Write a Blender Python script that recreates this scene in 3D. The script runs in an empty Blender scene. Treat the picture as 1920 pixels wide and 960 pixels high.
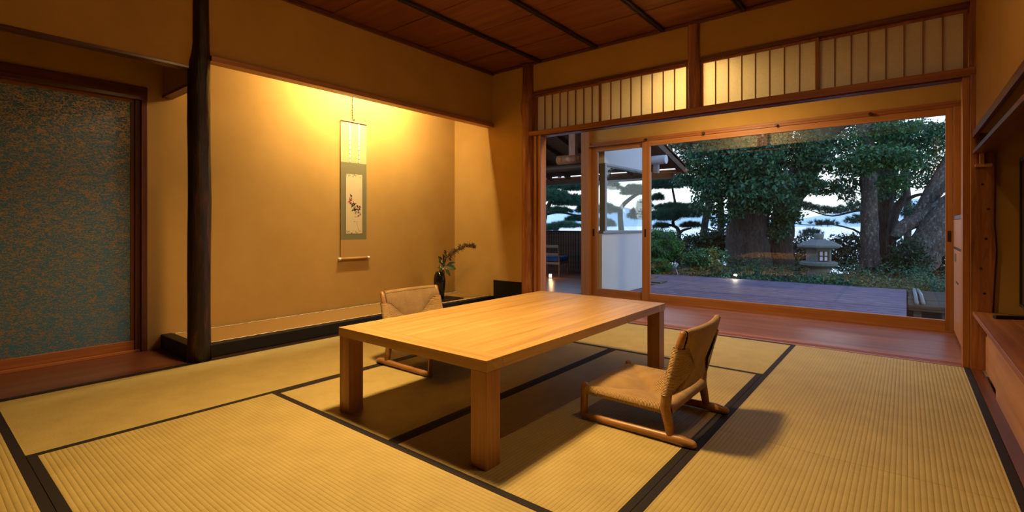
import bpy, bmesh, math, random
import numpy as np
from mathutils import Vector, Matrix
random.seed(7)
SC = bpy.context.scene
COL = SC.collection
PI = math.pi

# ------------------------------------------------------------------ camera
F_PX, HORIZON, YAW, EYE = 925.4, 421.5, math.radians(38.636), 0.885
cam_d = bpy.data.cameras.new('camera')
cam_d.sensor_fit = 'HORIZONTAL'; cam_d.sensor_width = 36.0
cam_d.lens = F_PX / 1920 * 36.0
cam_d.shift_y = -(480 - HORIZON) / 1920
cam_d.clip_start = 0.02; cam_d.clip_end = 3000
cam = bpy.data.objects.new('camera', cam_d); COL.objects.link(cam)
cam.location = (0, 0, EYE); cam.rotation_euler = (PI / 2, 0, YAW)
SC.camera = cam
SC.view_settings.view_transform = 'Standard'
SC.view_settings.look = 'None'
SC.view_settings.exposure = 0.0
SC.view_settings.gamma = 1.0
SC.view_settings.use_curve_mapping = False
SC.cycles.use_denoising = True
SC.cycles.max_bounces = 10
SC.cycles.diffuse_bounces = 3
SC.cycles.glossy_bounces = 4
SC.cycles.transparent_max_bounces = 16
SC.cycles.sample_clamp_indirect = 6.0
SC.cycles.caustics_reflective = False
SC.cycles.caustics_refractive = False

# ------------------------------------------------------------------ sky
W = bpy.data.worlds.new('dusk_sky'); SC.world = W; W.use_nodes = True
nt = W.node_tree; nt.nodes.clear()
wo = nt.nodes.new('ShaderNodeOutputWorld'); bg = nt.nodes.new('ShaderNodeBackground')
tc = nt.nodes.new('ShaderNodeTexCoord'); sx = nt.nodes.new('ShaderNodeSeparateXYZ')
cr = nt.nodes.new('ShaderNodeValToRGB')
nt.links.new(tc.outputs['Generated'], sx.inputs[0]); nt.links.new(sx.outputs['Z'], cr.inputs[0])
nt.links.new(cr.outputs[0], bg.inputs[0]); nt.links.new(bg.outputs[0], wo.inputs[0])
e = cr.color_ramp.elements
e[0].position = 0.0; e[0].color = (0.72, 0.88, 1.0, 1)
e[1].position = 1.0; e[1].color = (0.20, 0.34, 0.66, 1)
m_ = e.new(0.06); m_.color = (0.88, 0.96, 1.0, 1)
m_ = e.new(0.30); m_.color = (0.46, 0.64, 0.96, 1)
bg.inputs[1].default_value = 2.3

# ------------------------------------------------------------------ room lamps
def area(name, loc, size, power, color, rot=(0, 0, 0), shape='DISK', size_y=None, spread=PI):
    d = bpy.data.lights.new(name, 'AREA'); d.shape = shape; d.size = size
    if size_y: d.size_y = size_y
    d.energy = power; d.color = color; d.spread = spread
    o = bpy.data.objects.new(name, d); o.location = loc; o.rotation_euler = rot
    COL.objects.link(o); return o
def point(name, loc, r, power, color):
    d = bpy.data.lights.new(name, 'POINT'); d.energy = power; d.color = color; d.shadow_soft_size = r
    o = bpy.data.objects.new(name, d); o.location = loc; COL.objects.link(o); return o
WARM = (1.0, 0.61, 0.25)
area('ceiling_lamp_light', (-1.75, 1.62, 2.46), 0.30, 64, WARM, spread=math.radians(128))
point('ceiling_globe_light', (-1.75, 1.62, 2.38), .12, 11, WARM)
area('ceiling_downlight', (-.35, 1.75, 2.50), 0.12, 9, WARM)
area('alcove_tube_light', (-3.72, 2.80, 2.36), 0.07, 66, (1.0, 0.76, 0.40), (0, math.radians(48), 0), 'RECTANGLE', 0.9)
area('veranda_lamp_light', (-1.42, 4.50, 2.28), 0.30, 40, (1.0, 0.68, 0.30))

# ------------------------------------------------------------------ helpers
def V(*a): return Vector(a)
def at(u, v, depth):
    """the point a given distance along the lens axis that the photo shows at pixel (u, v)"""
    fw = V(-math.sin(YAW), math.cos(YAW), 0); rt = V(math.cos(YAW), math.sin(YAW), 0)
    return V(0, 0, EYE) + (fw + rt * ((u - 960) / F_PX) - V(0, 0, 1) * ((v - HORIZON) / F_PX)) * depth

def tag(o, label=None, cat=None, group=None, kind=None):
    if label: o['label'] = label
    if cat: o['category'] = cat
    if group: o['group'] = group
    if kind: o['kind'] = kind
    return o
def empty(name, loc, label=None, cat=None, group=None, kind=None):
    o = bpy.data.objects.new(name, None); o.location = loc; o.empty_display_size = 0.05
    COL.objects.link(o); return tag(o, label, cat, group, kind)

class MB:
    def __init__(s): s.v = []; s.f = []; s.mi = []; s.cur = 0
    def add(s, vs, fs):
        b = len(s.v); s.v += [tuple(p) for p in vs]
        s.f += [tuple(i + b for i in f) for f in fs]; s.mi += [s.cur] * len(fs); return s
    def box(s, x0, x1, y0, y1, z0, z1):
        vs = [(x, y, z) for x in (x0, x1) for y in (y0, y1) for z in (z0, z1)]
        return s.add(vs, [(0, 1, 3, 2), (4, 6, 7, 5), (0, 4, 5, 1), (2, 3, 7, 6), (0, 2, 6, 4), (1, 5, 7, 3)])
    def bar(s, a, b, w, h, up=(0, 0, 1)):
        a = Vector(a); b = Vector(b); d = (b - a).normalized(); u = Vector(up)
        if abs(d.dot(u)) > .99: u = V(1, 0, 0)
        r = d.cross(u).normalized() * (w / 2); u = r.cross(d).normalized() * (h / 2)
        vs = [p + i * r + j * u for p in (a, b) for i in (-1, 1) for j in (-1, 1)]
        return s.add(vs, [(0, 1, 3, 2), (4, 6, 7, 5), (0, 4, 5, 1), (2, 3, 7, 6), (0, 2, 6, 4), (1, 5, 7, 3)])
    def tube(s, pts, rad, n=12, cap=True, jit=0, sq=None):
        pts = [Vector(p) for p in pts]; m = len(pts)
        if not hasattr(rad, '__len__'): rad = [rad] * m
        vs = []; prev = None
        for i, p in enumerate(pts):
            d = (pts[min(i + 1, m - 1)] - pts[max(i - 1, 0)]).normalized()
            if prev is None:
                a = V(0, 0, 1) if abs(d.z) < .9 else V(1, 0, 0)
                u = d.cross(a).normalized()
            else:
                u = (prev - d * prev.dot(d)).normalized()
            prev = u; w = d.cross(u)
            for k in range(n):
                t = 2 * PI * k / n; r = rad[i] * (1 + (random.uniform(-jit, jit) if jit else 0))
                vs.append(p + u * (math.cos(t) * r) + w * (math.sin(t) * r * (sq or 1)))
        fs = [(i * n + k, i * n + (k + 1) % n, (i + 1) * n + (k + 1) % n, (i + 1) * n + k) for i in range(m - 1) for k in range(n)]
        if cap: fs += [tuple(range(n - 1, -1, -1)), tuple((m - 1) * n + k for k in range(n))]
        return s.add(vs, fs)
    def lathe(s, prof, c, n=32):
        cx, cy, cz = c; vs = []; m = len(prof)
        for r, z in prof:
            for k in range(n):
                t = 2 * PI * k / n; vs.append((cx + r * math.cos(t), cy + r * math.sin(t), cz + z))
        fs = [(i * n + k, i * n + (k + 1) % n, (i + 1) * n + (k + 1) % n, (i + 1) * n + k) for i in range(m - 1) for k in range(n)]
        fs += [tuple(range(n - 1, -1, -1)), tuple((m - 1) * n + k for k in range(n))]
        return s.add(vs, fs)
    def build(s, name, mat, parent=None, bevel=0, smooth=False, local=False, kind=None, label=None, seg=2):
        me = bpy.data.meshes.new(name)
        off = V(0, 0, 0)
        if parent is not None and not local:
            p = parent
            while p is not None: off += p.location; p = p.parent
        vs = [(a - off.x, b - off.y, c - off.z) for a, b, c in s.v]
        me.from_pydata(vs, [], s.f)
        mats = mat if isinstance(mat, (list, tuple)) else [mat]
        for m in mats: me.materials.append(m)
        if len(mats) > 1: me.polygons.foreach_set('material_index', s.mi)
        bm = bmesh.new(); bm.from_mesh(me); bmesh.ops.recalc_face_normals(bm, faces=bm.faces); bm.to_mesh(me); bm.free()
        if smooth: me.polygons.foreach_set('use_smooth', [True] * len(me.polygons))
        o = bpy.data.objects.new(name, me); COL.objects.link(o)
        if parent is not None: o.parent = parent
        if bevel:
            b = o.modifiers.new('bevel', 'BEVEL'); b.width = bevel; b.segments = seg; b.limit_method = 'ANGLE'; b.harden_normals = False
        if kind: o['kind'] = kind
        if label: o['label'] = label
        return o
def box(name, mat, x0, x1, y0, y1, z0, z1, parent=None, bevel=0, kind=None, **k):
    return MB().box(x0, x1, y0, y1, z0, z1).build(name, mat, parent, bevel, kind=kind, **k)
def struct(name, mat, x0, x1, y0, y1, z0, z1, bevel=0):
    return box(name, mat, x0, x1, y0, y1, z0, z1, None, bevel, 'structure')
def copy_tree(o, parent=None):
    c = o.copy(); COL.objects.link(c); c.parent = parent
    for ch in [x for x in bpy.data.objects if x.parent == o]: copy_tree(ch, c)
    return c

# ------------------------------------------------------------------ materials
class NT:
    def __init__(s, name):
        s.m = bpy.data.materials.new(name); s.m.use_nodes = True; s.n = s.m.node_tree.nodes; s.l = s.m.node_tree.links
        s.b = s.n['Principled BSDF']; s.out = s.n['Material Output']
    def new(s, t, **k):
        x = s.n.new(t)
        for a, b in k.items():
            if a in x.inputs: x.inputs[a].default_value = b
            else: setattr(x, a, b)
        return x
    def coords(s, scale=(1, 1, 1), rot=(0, 0, 0), kind='Object'):
        t = s.n.new('ShaderNodeTexCoord'); m = s.n.new('ShaderNodeMapping')
        m.inputs['Scale'].default_value = scale; m.inputs['Rotation'].default_value = rot
        s.l.new(t.outputs[kind], m.inputs[0]); return m.outputs[0]
    def noise(s, co, scale, detail=4, rough=.55, dist=0):
        n = s.n.new('ShaderNodeTexNoise'); n.inputs['Scale'].default_value = scale; n.inputs['Detail'].default_value = detail
        n.inputs['Roughness'].default_value = rough; n.inputs['Distortion'].default_value = dist
        s.l.new(co, n.inputs['Vector']); return n.outputs['Fac']
    def ramp(s, fac, stops, interp='LINEAR'):
        r = s.n.new('ShaderNodeValToRGB'); el = r.color_ramp.elements; r.color_ramp.interpolation = interp
        el[0].position, el[0].color = stops[0][0], (*stops[0][1], 1)
        el[1].position, el[1].color = stops[-1][0], (*stops[-1][1], 1)
        for p, c in stops[1:-1]: q = el.new(p); q.color = (*c, 1)
        s.l.new(fac, r.inputs[0]); return r.outputs[0]
    def math(s, op, a, b=0, c=0):
        m = s.n.new('ShaderNodeMath'); m.operation = op
        for i, x in enumerate((a, b, c)):
            if isinstance(x, (int, float)): m.inputs[i].default_value = x
            else: s.l.new(x, m.inputs[i])
        return m.outputs[0]
    def mix(s, fac, a, b, blend='MIX'):
        m = s.n.new('ShaderNodeMix'); m.data_type = 'RGBA'; m.blend_type = blend
        for i, x in ((0, fac), (6, a), (7, b)):
            if hasattr(x, 'default_value'): s.l.new(x, m.inputs[i])
            elif isinstance(x, tuple): m.inputs[i].default_value = (*x, 1)
            else: m.inputs[i].default_value = x
        return m.outputs[2]
    def bump(s, h, strength=.3, dist=.01):
        b = s.n.new('ShaderNodeBump'); b.inputs['Strength'].default_value = strength; b.inputs['Distance'].default_value = dist
        s.l.new(h, b.inputs['Height']); s.l.new(b.outputs[0], s.b.inputs['Normal'])
    def col(s, c):
        if isinstance(c, tuple): s.b.inputs['Base Color'].default_value = (*c, 1)
        else: s.l.new(c, s.b.inputs['Base Color'])
        return s
    def rough(s, r, spec=.5, metal=0):
        s.b.inputs['Roughness'].default_value = r; s.b.inputs['Specular IOR Level'].default_value = spec
        s.b.inputs['Metallic'].default_value = metal; return s
    def sep(s, co):
        x = s.n.new('ShaderNodeSeparateXYZ'); s.l.new(co, x.inputs[0]); return x.outputs

def plain(name, c, r=.6, spec=.5, metal=0, var=.12, vs=18, bump=0):
    t = NT(name); co = t.coords(); n = t.noise(co, vs)
    t.col(t.ramp(n, [(.25, tuple(x * (1 - var) for x in c)), (.75, tuple(min(1, x * (1 + var)) for x in c))])); t.rough(r, spec, metal)
    if bump: t.bump(n, bump, .004)
    return t.m
def wood(name, dark, light, axis='Y', rough=.5, spec=.4, scale=22, stretch=.025, bump=.1, coat=0):
    t = NT(name); sc = [1, 1, 1]; sc['XYZ'.index(axis)] = stretch
    co = t.coords(tuple(sc)); n = t.noise(co, scale * 1.6, 6, .62, .12)
    n2 = t.noise(co, scale * 7, 4, .6, .0)
    a = t.math('ADD', t.math('MULTIPLY', n, .7), t.math('MULTIPLY', n2, .3))
    mid = tuple((p + q) / 2 for p, q in zip(dark, light))
    t.col(t.ramp(a, [(.36, dark), (.5, mid), (.62, light)])); t.rough(rough, spec); t.bump(a, bump, .002)
    if coat: t.b.inputs['Coat Weight'].default_value = coat; t.b.inputs['Coat Roughness'].default_value = .18
    return t.m
M = {}
# sand plaster
t = NT('ochre_plaster'); co = t.coords(); n = t.noise(co, 260, 3, .6); n2 = t.noise(co, 3, 3)
t.col(t.ramp(n2, [(.3, (.42, .250, .068)), (.7, (.47, .283, .080))])); t.rough(.92, .1); t.bump(n, .25, .002); M['plaster'] = t.m
M['cedar_y'] = wood('cedar_wood_y', (.20, .062, .018), (.36, .13, .042), 'Y', .45)
M['cedar_x'] = wood('cedar_wood_x', (.20, .062, .018), (.36, .13, .042), 'X', .45)
M['cedar_z'] = wood('cedar_wood_z', (.20, .062, .018), (.36, .13, .042), 'Z', .45)
M['sash_x'] = wood('sash_wood_x', (.30, .115, .032), (.44, .19, .058), 'X', .42, scale=14)
M['sash_z'] = wood('sash_wood_z', (.30, .115, .032), (.44, .19, .058), 'Z', .42, scale=14)
M['redwood_y'] = wood('dark_red_wood_y', (.06, .018, .009), (.14, .044, .020), 'Y', .35, coat=.2)
M['redwood_x'] = wood('dark_red_wood_x', (.08, .022, .010), (.18, .056, .024), 'X', .35)
M['redwood_z'] = wood('dark_red_wood_z', (.08, .024, .010), (.19, .065, .024), 'Z', .4)
M['ceil'] = wood('ceiling_cedar_board', (.13, .036, .014), (.22, .068, .026), 'X', .6, scale=9, stretch=.06)
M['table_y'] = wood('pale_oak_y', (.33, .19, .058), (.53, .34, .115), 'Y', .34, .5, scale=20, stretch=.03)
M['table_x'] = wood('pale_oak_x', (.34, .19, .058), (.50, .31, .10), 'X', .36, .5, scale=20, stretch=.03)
M['table_shade_z'] = wood('shaded_oak_z', (.27, .115, .034), (.42, .20, .062), 'Z', .4, .5, scale=20, stretch=.03)  # table legs: same oak, with shadow put in as a darker, redder colour
M['chairwood'] = wood('chair_oak', (.25, .118, .036), (.37, .195, .066), 'X', .38, .5, scale=18, stretch=.1)
M['lacquer'] = plain('black_lacquer', (.006, .005, .004), .5, .25)
M['bamboo_dark'] = wood('dark_bamboo', (.010, .007, .005), (.03, .02, .012), 'Y', .45)
M['metal'] = plain('dark_bronze', (.06, .045, .03), .4, .5, .7)
M['brass'] = plain('aged_brass', (.25, .17, .08), .45, .5, .8)
M['washi'] = None
t = NT('shoji_paper'); co = t.coords(); n = t.noise(co, 60, 4)
pc = t.ramp(n, [(.3, (.80, .74, .58)), (.7, (.86, .80, .64))])
tr = t.new('ShaderNodeBsdfTranslucent'); df = t.new('ShaderNodeBsdfDiffuse'); mx = t.new('ShaderNodeMixShader')
t.l.new(pc, tr.inputs[0]); t.l.new(pc, df.inputs[0]); mx.inputs[0].default_value = .5
t.l.new(df.outputs[0], mx.inputs[1]); t.l.new(tr.outputs[0], mx.inputs[2]); t.l.new(mx.outputs[0], t.out.inputs[0]); M['washi'] = t.m
def glass(name, tint=(1, 1, 1), boost=1.0):
    t = NT(name); g = t.new('ShaderNodeBsdfGlossy'); g.inputs['Roughness'].default_value = .0
    tp = t.new('ShaderNodeBsdfTransparent'); tp.inputs[0].default_value = (*tint, 1)
    ge = t.new('ShaderNodeNewGeometry'); dt = t.new('ShaderNodeVectorMath'); dt.operation = 'DOT_PRODUCT'; mx = t.new('ShaderNodeMixShader')
    t.l.new(ge.outputs['Normal'], dt.inputs[0]); t.l.new(ge.outputs['Incoming'], dt.inputs[1])
    f = t.math('POWER', t.math('SUBTRACT', 1.0, t.math('ABSOLUTE', dt.outputs['Value'])), 5.0)
    t.l.new(t.math('MULTIPLY', t.math('ADD', .055, t.math('MULTIPLY', f, .9)), boost), mx.inputs[0]); t.l.new(tp.outputs[0], mx.inputs[1]); t.l.new(g.outputs[0], mx.inputs[2])
    t.l.new(mx.outputs[0], t.out.inputs[0]); return t.m
M['glass'] = glass('window_glass', (.97, .985, .98))

def tatami(name, axis):
    """igusa rush: ribs run along the given axis, fine rush lines across them"""
    t = NT(name); co = t.coords(); s = t.sep(co); a, b = ('Y', 'X') if axis == 'X' else ('X', 'Y')
    p = t.math('MULTIPLY', s[a], 2 * PI / .0166)
    w = t.math('ABSOLUTE', t.math('SINE', t.math('MULTIPLY', p, .5)))
    w = t.math('POWER', w, .6)
    sc = (14, 900, 1) if axis == 'Y' else (900, 14, 1)
    fine = t.noise(t.coords(sc), 1, 3, .6)
    big = t.noise(t.coords((6, 6, 1)), 1, 3)
    base = t.ramp(t.math('ADD', t.math('MULTIPLY', fine, .6), t.math('MULTIPLY', big, .4)), [(.3, (.31, .245, .084)), (.5, (.39, .315, .112)), (.7, (.46, .375, .138))])
    c = t.mix(t.ramp(w, [(.0, (.0, .0, .0)), (.45, (1, 1, 1))]), t.mix(1.0, base, (.62, .58, .50), 'MULTIPLY'), base)
    t.col(c); t.rough(.62, .35)
    h = t.math('ADD', w, t.math('MULTIPLY', fine, .12)); t.bump(h, .55, .004)
    return t.m
M['tatami_x'] = tatami('tatami_rush_x', 'X'); M['tatami_y'] = tatami('tatami_rush_y', 'Y')
t = NT('black_tatami_border'); co = t.coords((700, 700, 1)); n = t.noise(co, 1, 2)
t.col(t.ramp(n, [(.3, (.010, .008, .009)), (.7, (.022, .018, .018))])); t.rough(.8, .25); t.bump(n, .2, .001); M['heri'] = t.m

# fusuma cloth: teal ground, scattered gold cloud scroll
t = NT('teal_gold_brocade'); s_ = t.coords((1, 22, 62)); n1 = t.noise(s_, 2.2, 3, .6, 1.8)
n2 = t.noise(t.coords((1, 7, 9)), 2.0, 3, .6)
a = t.math('ADD', n1, t.math('MULTIPLY', t.math('SUBTRACT', n2, .5), .22))
mask = t.ramp(a, [(.525, (0, 0, 0)), (.545, (1, 1, 1))])
t.col(t.mix(mask, (.032, .145, .25), (.36, .25, .11))); t.rough(.42, .4)
mm = t.new('ShaderNodeRGBToBW'); t.l.new(mask, mm.inputs[0]); t.l.new(t.math('MULTIPLY', mm.outputs[0], .92), t.b.inputs['Metallic'])
t.bump(mm.outputs[0], .15, .001); M['fusuma'] = t.m

# paper cord: fine cord ridges, running along u, stacked along v of the uv map
t = NT('woven_paper_cord'); uv = t.new('ShaderNodeUVMap'); s = t.sep(uv.outputs[0])
w = t.math('ABSOLUTE', t.math('SINE', t.math('MULTIPLY', s['Y'], PI / .0062)))
tw = t.noise(t.coords((260, 260, 260)), 1, 2)
hh = t.math('ADD', w, t.math('MULTIPLY', tw, .5))
nn = t.noise(t.coords(), 14, 4)
c = t.ramp(nn, [(.3, (.52, .34, .135)), (.7, (.64, .44, .185))])
c = t.mix(t.ramp(hh, [(.15, (0, 0, 0)), (.75, (1, 1, 1))]), t.mix(1.0, c, (.42, .36, .28), 'MULTIPLY'), c)
t.col(c); t.rough(.6, .3); t.bump(hh, 1.0, .005); M['cord'] = t.m

# old log pillar: near-black bark with worn red patches
t = NT('dark_log_bark'); co = t.coords((9, 9, 2.2)); n = t.noise(co, 1.6, 7, .7, .4); f = t.noise(t.coords((60, 60, 8)), 1, 5, .6)
t.col(t.ramp(n, [(.46, (.010, .006, .004)), (.56, (.024, .009, .005)), (.70, (.085, .024, .008))])); t.rough(.42, .4); t.bump(t.math('ADD', f, n), .6, .008); M['log'] = t.m
t = NT('peeled_log'); co = t.coords((18, 18, 1.4)); n = t.noise(co, 1.5, 6, .65, .8)
t.col(t.ramp(n, [(.34, (.17, .055, .02)), (.5, (.30, .11, .04)), (.66, (.42, .17, .065))])); t.rough(.42, .4); t.bump(n, .4, .006); M['peeled'] = t.m
# outdoors
t = NT('weathered_deck'); sc = t.coords((.35, 1, 1)); n = t.noise(sc, 20, 6, .6, .3); s = t.sep(t.coords())
fr = t.math('FRACT', t.math('DIVIDE', s['Y'], .125)); gap = t.math('GREATER_THAN', fr, .91)
row = t.noise(t.coords((.05, 16, 1)), 1, 2)
c = t.ramp(t.math('ADD', t.math('MULTIPLY', n, .45), t.math('MULTIPLY', row, .55)), [(.36, (.04, .03, .055)), (.5, (.13, .10, .165)), (.64, (.27, .21, .30))])
t.col(t.mix(gap, c, (.02, .015, .015))); t.rough(.62, .22); t.bump(t.math('SUBTRACT', n, t.math('MULTIPLY', gap, 2)), .5, .004); M['deck'] = t.m
t = NT('veranda_floorboards'); sc = t.coords((.06, 1, 1)); n = t.noise(sc, 26, 6, .6, .4); s = t.sep(t.coords())
row = t.noise(t.coords((.02, 8.0, 1)), 1, 1)
t.col(t.ramp(t.math('ADD', t.math('MULTIPLY', n, .6), t.math('MULTIPLY', row, .4)), [(.36, (.14, .044, .020)), (.5, (.22, .075, .034)), (.64, (.32, .12, .055))]))
t.rough(.3, .5); t.bump(n, .1, .002); M['engawa'] = t.m
t = NT('tree_bark'); co = t.coords((9, 9, 2.4)); n = t.noise(co, 2.2, 7, .7, .5); n2 = t.noise(t.coords(), 2.5, 4); n3 = t.noise(t.coords((14, 14, 10)), 1.5, 4, .7)
c = t.ramp(n, [(.3, (.035, .028, .024)), (.5, (.10, .085, .075)), (.7, (.20, .18, .16))])
c = t.mix(t.ramp(n3, [(.56, (0, 0, 0)), (.66, (.8, .8, .8))]), c, (.34, .34, .33))
t.col(c); t.rough(.9, .2); t.bump(n, .9, .04); M['bark'] = t.m
t = NT('dark_bark'); co = t.coords((11, 11, 2.4)); n = t.noise(co, 2.2, 7, .7, .5)
t.col(t.ramp(n, [(.3, (.022, .018, .016)), (.7, (.10, .085, .075))])); t.rough(.9, .2); t.bump(n, .9, .04); M['bark_dark'] = t.m
def leafmat(name, a, b, c, gloss=.45):
    t = NT(name); g = t.new('ShaderNodeNewGeometry'); n = t.noise(t.coords(), 1.3, 3)
    f = t.math('ADD', t.math('MULTIPLY', g.outputs['Random Per Island'], .6), t.math('MULTIPLY', n, .4))
    col = t.ramp(f, [(.15, a), (.5, b), (.85, c)])
    t.col(col); t.rough(gloss, .5); t.b.inputs['Specular IOR Level'].default_value = .5
    tr = t.new('ShaderNodeBsdfTranslucent'); t.l.new(col, tr.inputs[0]); mx = t.new('ShaderNodeMixShader'); mx.inputs[0].default_value = .22
    t.l.new(t.b.outputs[0], mx.inputs[1]); t.l.new(tr.outputs[0], mx.inputs[2]); t.l.new(mx.outputs[0], t.out.inputs[0]); return t.m
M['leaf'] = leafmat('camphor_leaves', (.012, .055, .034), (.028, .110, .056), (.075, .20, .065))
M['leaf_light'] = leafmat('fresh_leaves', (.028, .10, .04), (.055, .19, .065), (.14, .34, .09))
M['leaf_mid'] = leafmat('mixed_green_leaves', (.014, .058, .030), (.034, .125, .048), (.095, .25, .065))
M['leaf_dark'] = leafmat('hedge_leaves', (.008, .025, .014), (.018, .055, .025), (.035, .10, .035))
M['pine'] = leafmat('pine_needles', (.012, .05, .035), (.03, .10, .06), (.06, .17, .08), .6)
M['clipped'] = leafmat('clipped_leaves', (.035, .12, .025), (.07, .22, .04), (.15, .36, .06), .6)
M['stone'] = plain('lantern_granite', (.15, .17, .16), .85, .2, 0, .3, 60, .5)
M['soil'] = plain('garden_soil', (.05, .04, .028), .95, .1, 0, .5, 6, .4)
M['white_plaster'] = plain('white_exterior_plaster', (.62, .63, .66), .85, .2, 0, .03, 4)
M['grey_metal'] = plain('grey_window_metal', (.25, .25, .27), .4, .5, .5)
M['dark_wood'] = wood('dark_annex_wood', (.035, .018, .01), (.10, .05, .028), 'X', .6)
M['blue_cloth'] = plain('blue_cushion_cloth', (.012, .035, .12), .8, .2, 0, .2, 80, .2)
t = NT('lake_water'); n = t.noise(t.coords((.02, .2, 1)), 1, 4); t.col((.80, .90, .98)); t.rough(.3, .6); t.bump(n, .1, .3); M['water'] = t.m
M['hazed_hill'] = plain('hazed_hillside', (.62, .74, .80), .9, .1, 0, .12, .02)  # pale blue distance haze is put into the hills' base colour
M['old_plank'] = wood('old_grey_plank', (.022, .017, .013), (.085, .068, .055), 'X', .85, .2)
M['bamboo'] = wood('grey_bamboo', (.11, .125, .13), (.22, .24, .25), 'Y', .5)
def emit(name, c, st):
    t = NT(name); e_ = t.new('ShaderNodeEmission'); e_.inputs[0].default_value = (*c, 1); e_.inputs[1].default_value = st
    t.l.new(e_.outputs[0], t.out.inputs[0]); return t.m
M['bulb'] = emit('lit_bulb', (1, .82, .55), 60)
M['tv'] = plain('black_screen', (.006, .006, .007), .15)
M['black'] = plain('matt_black', (.01, .01, .011), .5)
M['pale'] = plain('pale_cabinet_cedar', (.5, .28, .14), .45)
M['pale'] = wood('pale_cedar_panel', (.42, .20, .10), (.55, .29, .15), 'Y', .45, scale=10)
M['pale_z'] = wood('cabinet_cedar_panel', (.42, .19, .075), (.56, .28, .12), 'Z', .45, scale=10)

# ================================================================== ROOM SHELL
KX, WY, GX, TX = -3.563, 4.142, 5.47, -4.18        # alcove front, window-side wall, glass line (y), alcove back wall
CZ = 2.565
struct('floor', M['redwood_x'], -4.35, 1.3, -1.75, 4.14, -0.10, -0.045)
# ceiling: lapped boards running across the room
mb = MB()
y = -1.86
while y < 4.14:
    y1 = min(y + .505, 4.16)
    mb.add([(-3.6, y, CZ), (.34, y, CZ), (.34, y1, CZ + .007), (-3.6, y1, CZ + .007), (-3.6, y, CZ + .03), (.34, y, CZ + .03), (.34, y1, CZ + .037), (-3.6, y1, CZ + .037)],
           [(0, 1, 2, 3), (4, 7, 6, 5), (0, 4, 5, 1), (3, 2, 6, 7), (0, 3, 7, 4), (1, 5, 6, 2)])
    y = y1
mb.box(-4.3, 1.3, -1.86, 4.3, CZ + .05, CZ + .10)
mb.build('ceiling', M['ceil'], kind='structure')
k = 1
for x in (-2.93, -2.285, -1.64, -.995, -.35, .29):
    MB().tube([(x - .012, -1.7, CZ - .011), (x - .012, 4.13, CZ - .011)], .0125, 10).tube([(x + .012, -1.7, CZ - .011), (x + .012, 4.13, CZ - .011)], .0125, 10).build('trim_%d' % k, M['bamboo_dark'], kind='structure', smooth=True); k += 1
struct('trim_7', M['redwood_y'], -3.590, -3.562, -1.7, 4.142, 2.535, CZ, .002)
struct('trim_8', M['redwood_x'], -3.56, .33, 4.118, 4.142, 2.545, CZ, .002)
struct('trim_9', M['redwood_y'], .306, .331, -1.7, 4.12, 2.54, CZ, .002)

# wall over the alcove and the niche
struct('wall_alcove_front', M['plaster'], -3.66, -3.592, 1.235, 4.16, 1.995, CZ + .06)
struct('wall_niche_front', M['plaster'], -3.66, -3.592, -1.75, 1.235, 1.905, CZ + .06)
struct('trim_10', M['redwood_y'], -3.66, -3.588, -1.75, 1.19, 1.888, 1.906, .002)
M['sash_y'] = wood('sash_wood_y', (.30, .115, .032), (.44, .19, .058), 'Y', .42)
struct('trim_11', M['sash_y'], -3.66, KX, 1.30, 4.141, 1.963, 1.999, .003)     # drop lintel
# alcove and niche back wall
struct('wall_left', M['plaster'], TX - .12, TX, 1.11, 4.2, -.05, CZ + .1)
struct('wall_niche_left', M['plaster'], TX - .12, TX, -1.75, 1.11, 1.845, CZ + .1)
struct('wall_niche_partition', M['plaster'], TX, -3.60, 1.205, 1.262, 1.815, CZ + .05)
struct('trim_12', M['redwood_x'], TX, -3.60, 1.200, 1.267, 1.797, 1.817, .002)
struct('ceiling_niche', M['ceil'], TX, -3.66, -1.75, 1.2, 2.35, 2.38)
struct('ceiling_alcove', M['ceil'], TX, -3.66, 1.26, 4.142, 2.47, 2.5)
# window-side wall pieces
struct('wall_window_left', M['plaster'], -4.3, -3.15, WY, WY + .11, -.05, CZ + .1)
struct('wall_window_upper', M['plaster'], -3.15, .42, WY + .012, WY + .09, 2.262, CZ + .1)
struct('baseboard_window_side', M['lacquer'], -3.568, -3.17, WY - .006, WY + .01, 0, .276)
# right wall
struct('wall_right', M['plaster'], .331, .45, -1.75, 4.12, 1.44, CZ + .1)
struct('wall_alcove_end', M['plaster'], .40, 1.2, WY + .005, WY + .1, -.05, 1.6)
struct('wall_television_back', M['plaster'], 1.1, 1.2, -1.75, WY, -.05, 1.6)
struct('ceiling_television_recess', M['plaster'], .42, 1.2, -1.75, WY, 1.44, 1.5)
struct('wall_back', M['plaster'], -4.3, 1.3, -1.85, -1.75, -.05, CZ + .1)

# log posts
def logpost(name, pts, rad, mat, n=20, sq=1, jit=.03):
    return MB().tube(pts, rad, n, True, jit, sq).build(name, mat, smooth=True)
random.seed(3)
zz = [0, .1, .3, .55, .8, 1.05, 1.3, 1.55, 1.75, 1.93, 1.99, 2.06, 2.3, 2.56]
rr = [.070, .066, .065, .064, .066, .066, .064, .065, .065, .063, .056, .050, .048, .047]
xx = [0, .001, 0, -.001, .001, .003, .0, -.003, -.002, 0, .006, .008, .006, .006]
o = logpost('alcove_log_pillar', [(-3.60, 1.24 + x, z) for x, z in zip(xx, zz)], rr, M['log'], 24)
tag(o, 'dark knotty bark log pillar at the near corner of the picture alcove', 'pillar')
zz = [0, .3, .7, 1.0, 1.3, 1.6, 1.72, 1.8, 1.95, 2.08, 2.16, 2.22, 2.56]
rr = [.082, .078, .076, .080, .078, .074, .084, .074, .070, .088, .092, .074, .068]
o = logpost('corner_log_post', [(-3.10 + random.uniform(-.004, .004), WY + .02, z) for z in zz], rr, M['peeled'], 16, .9, .04)
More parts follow.
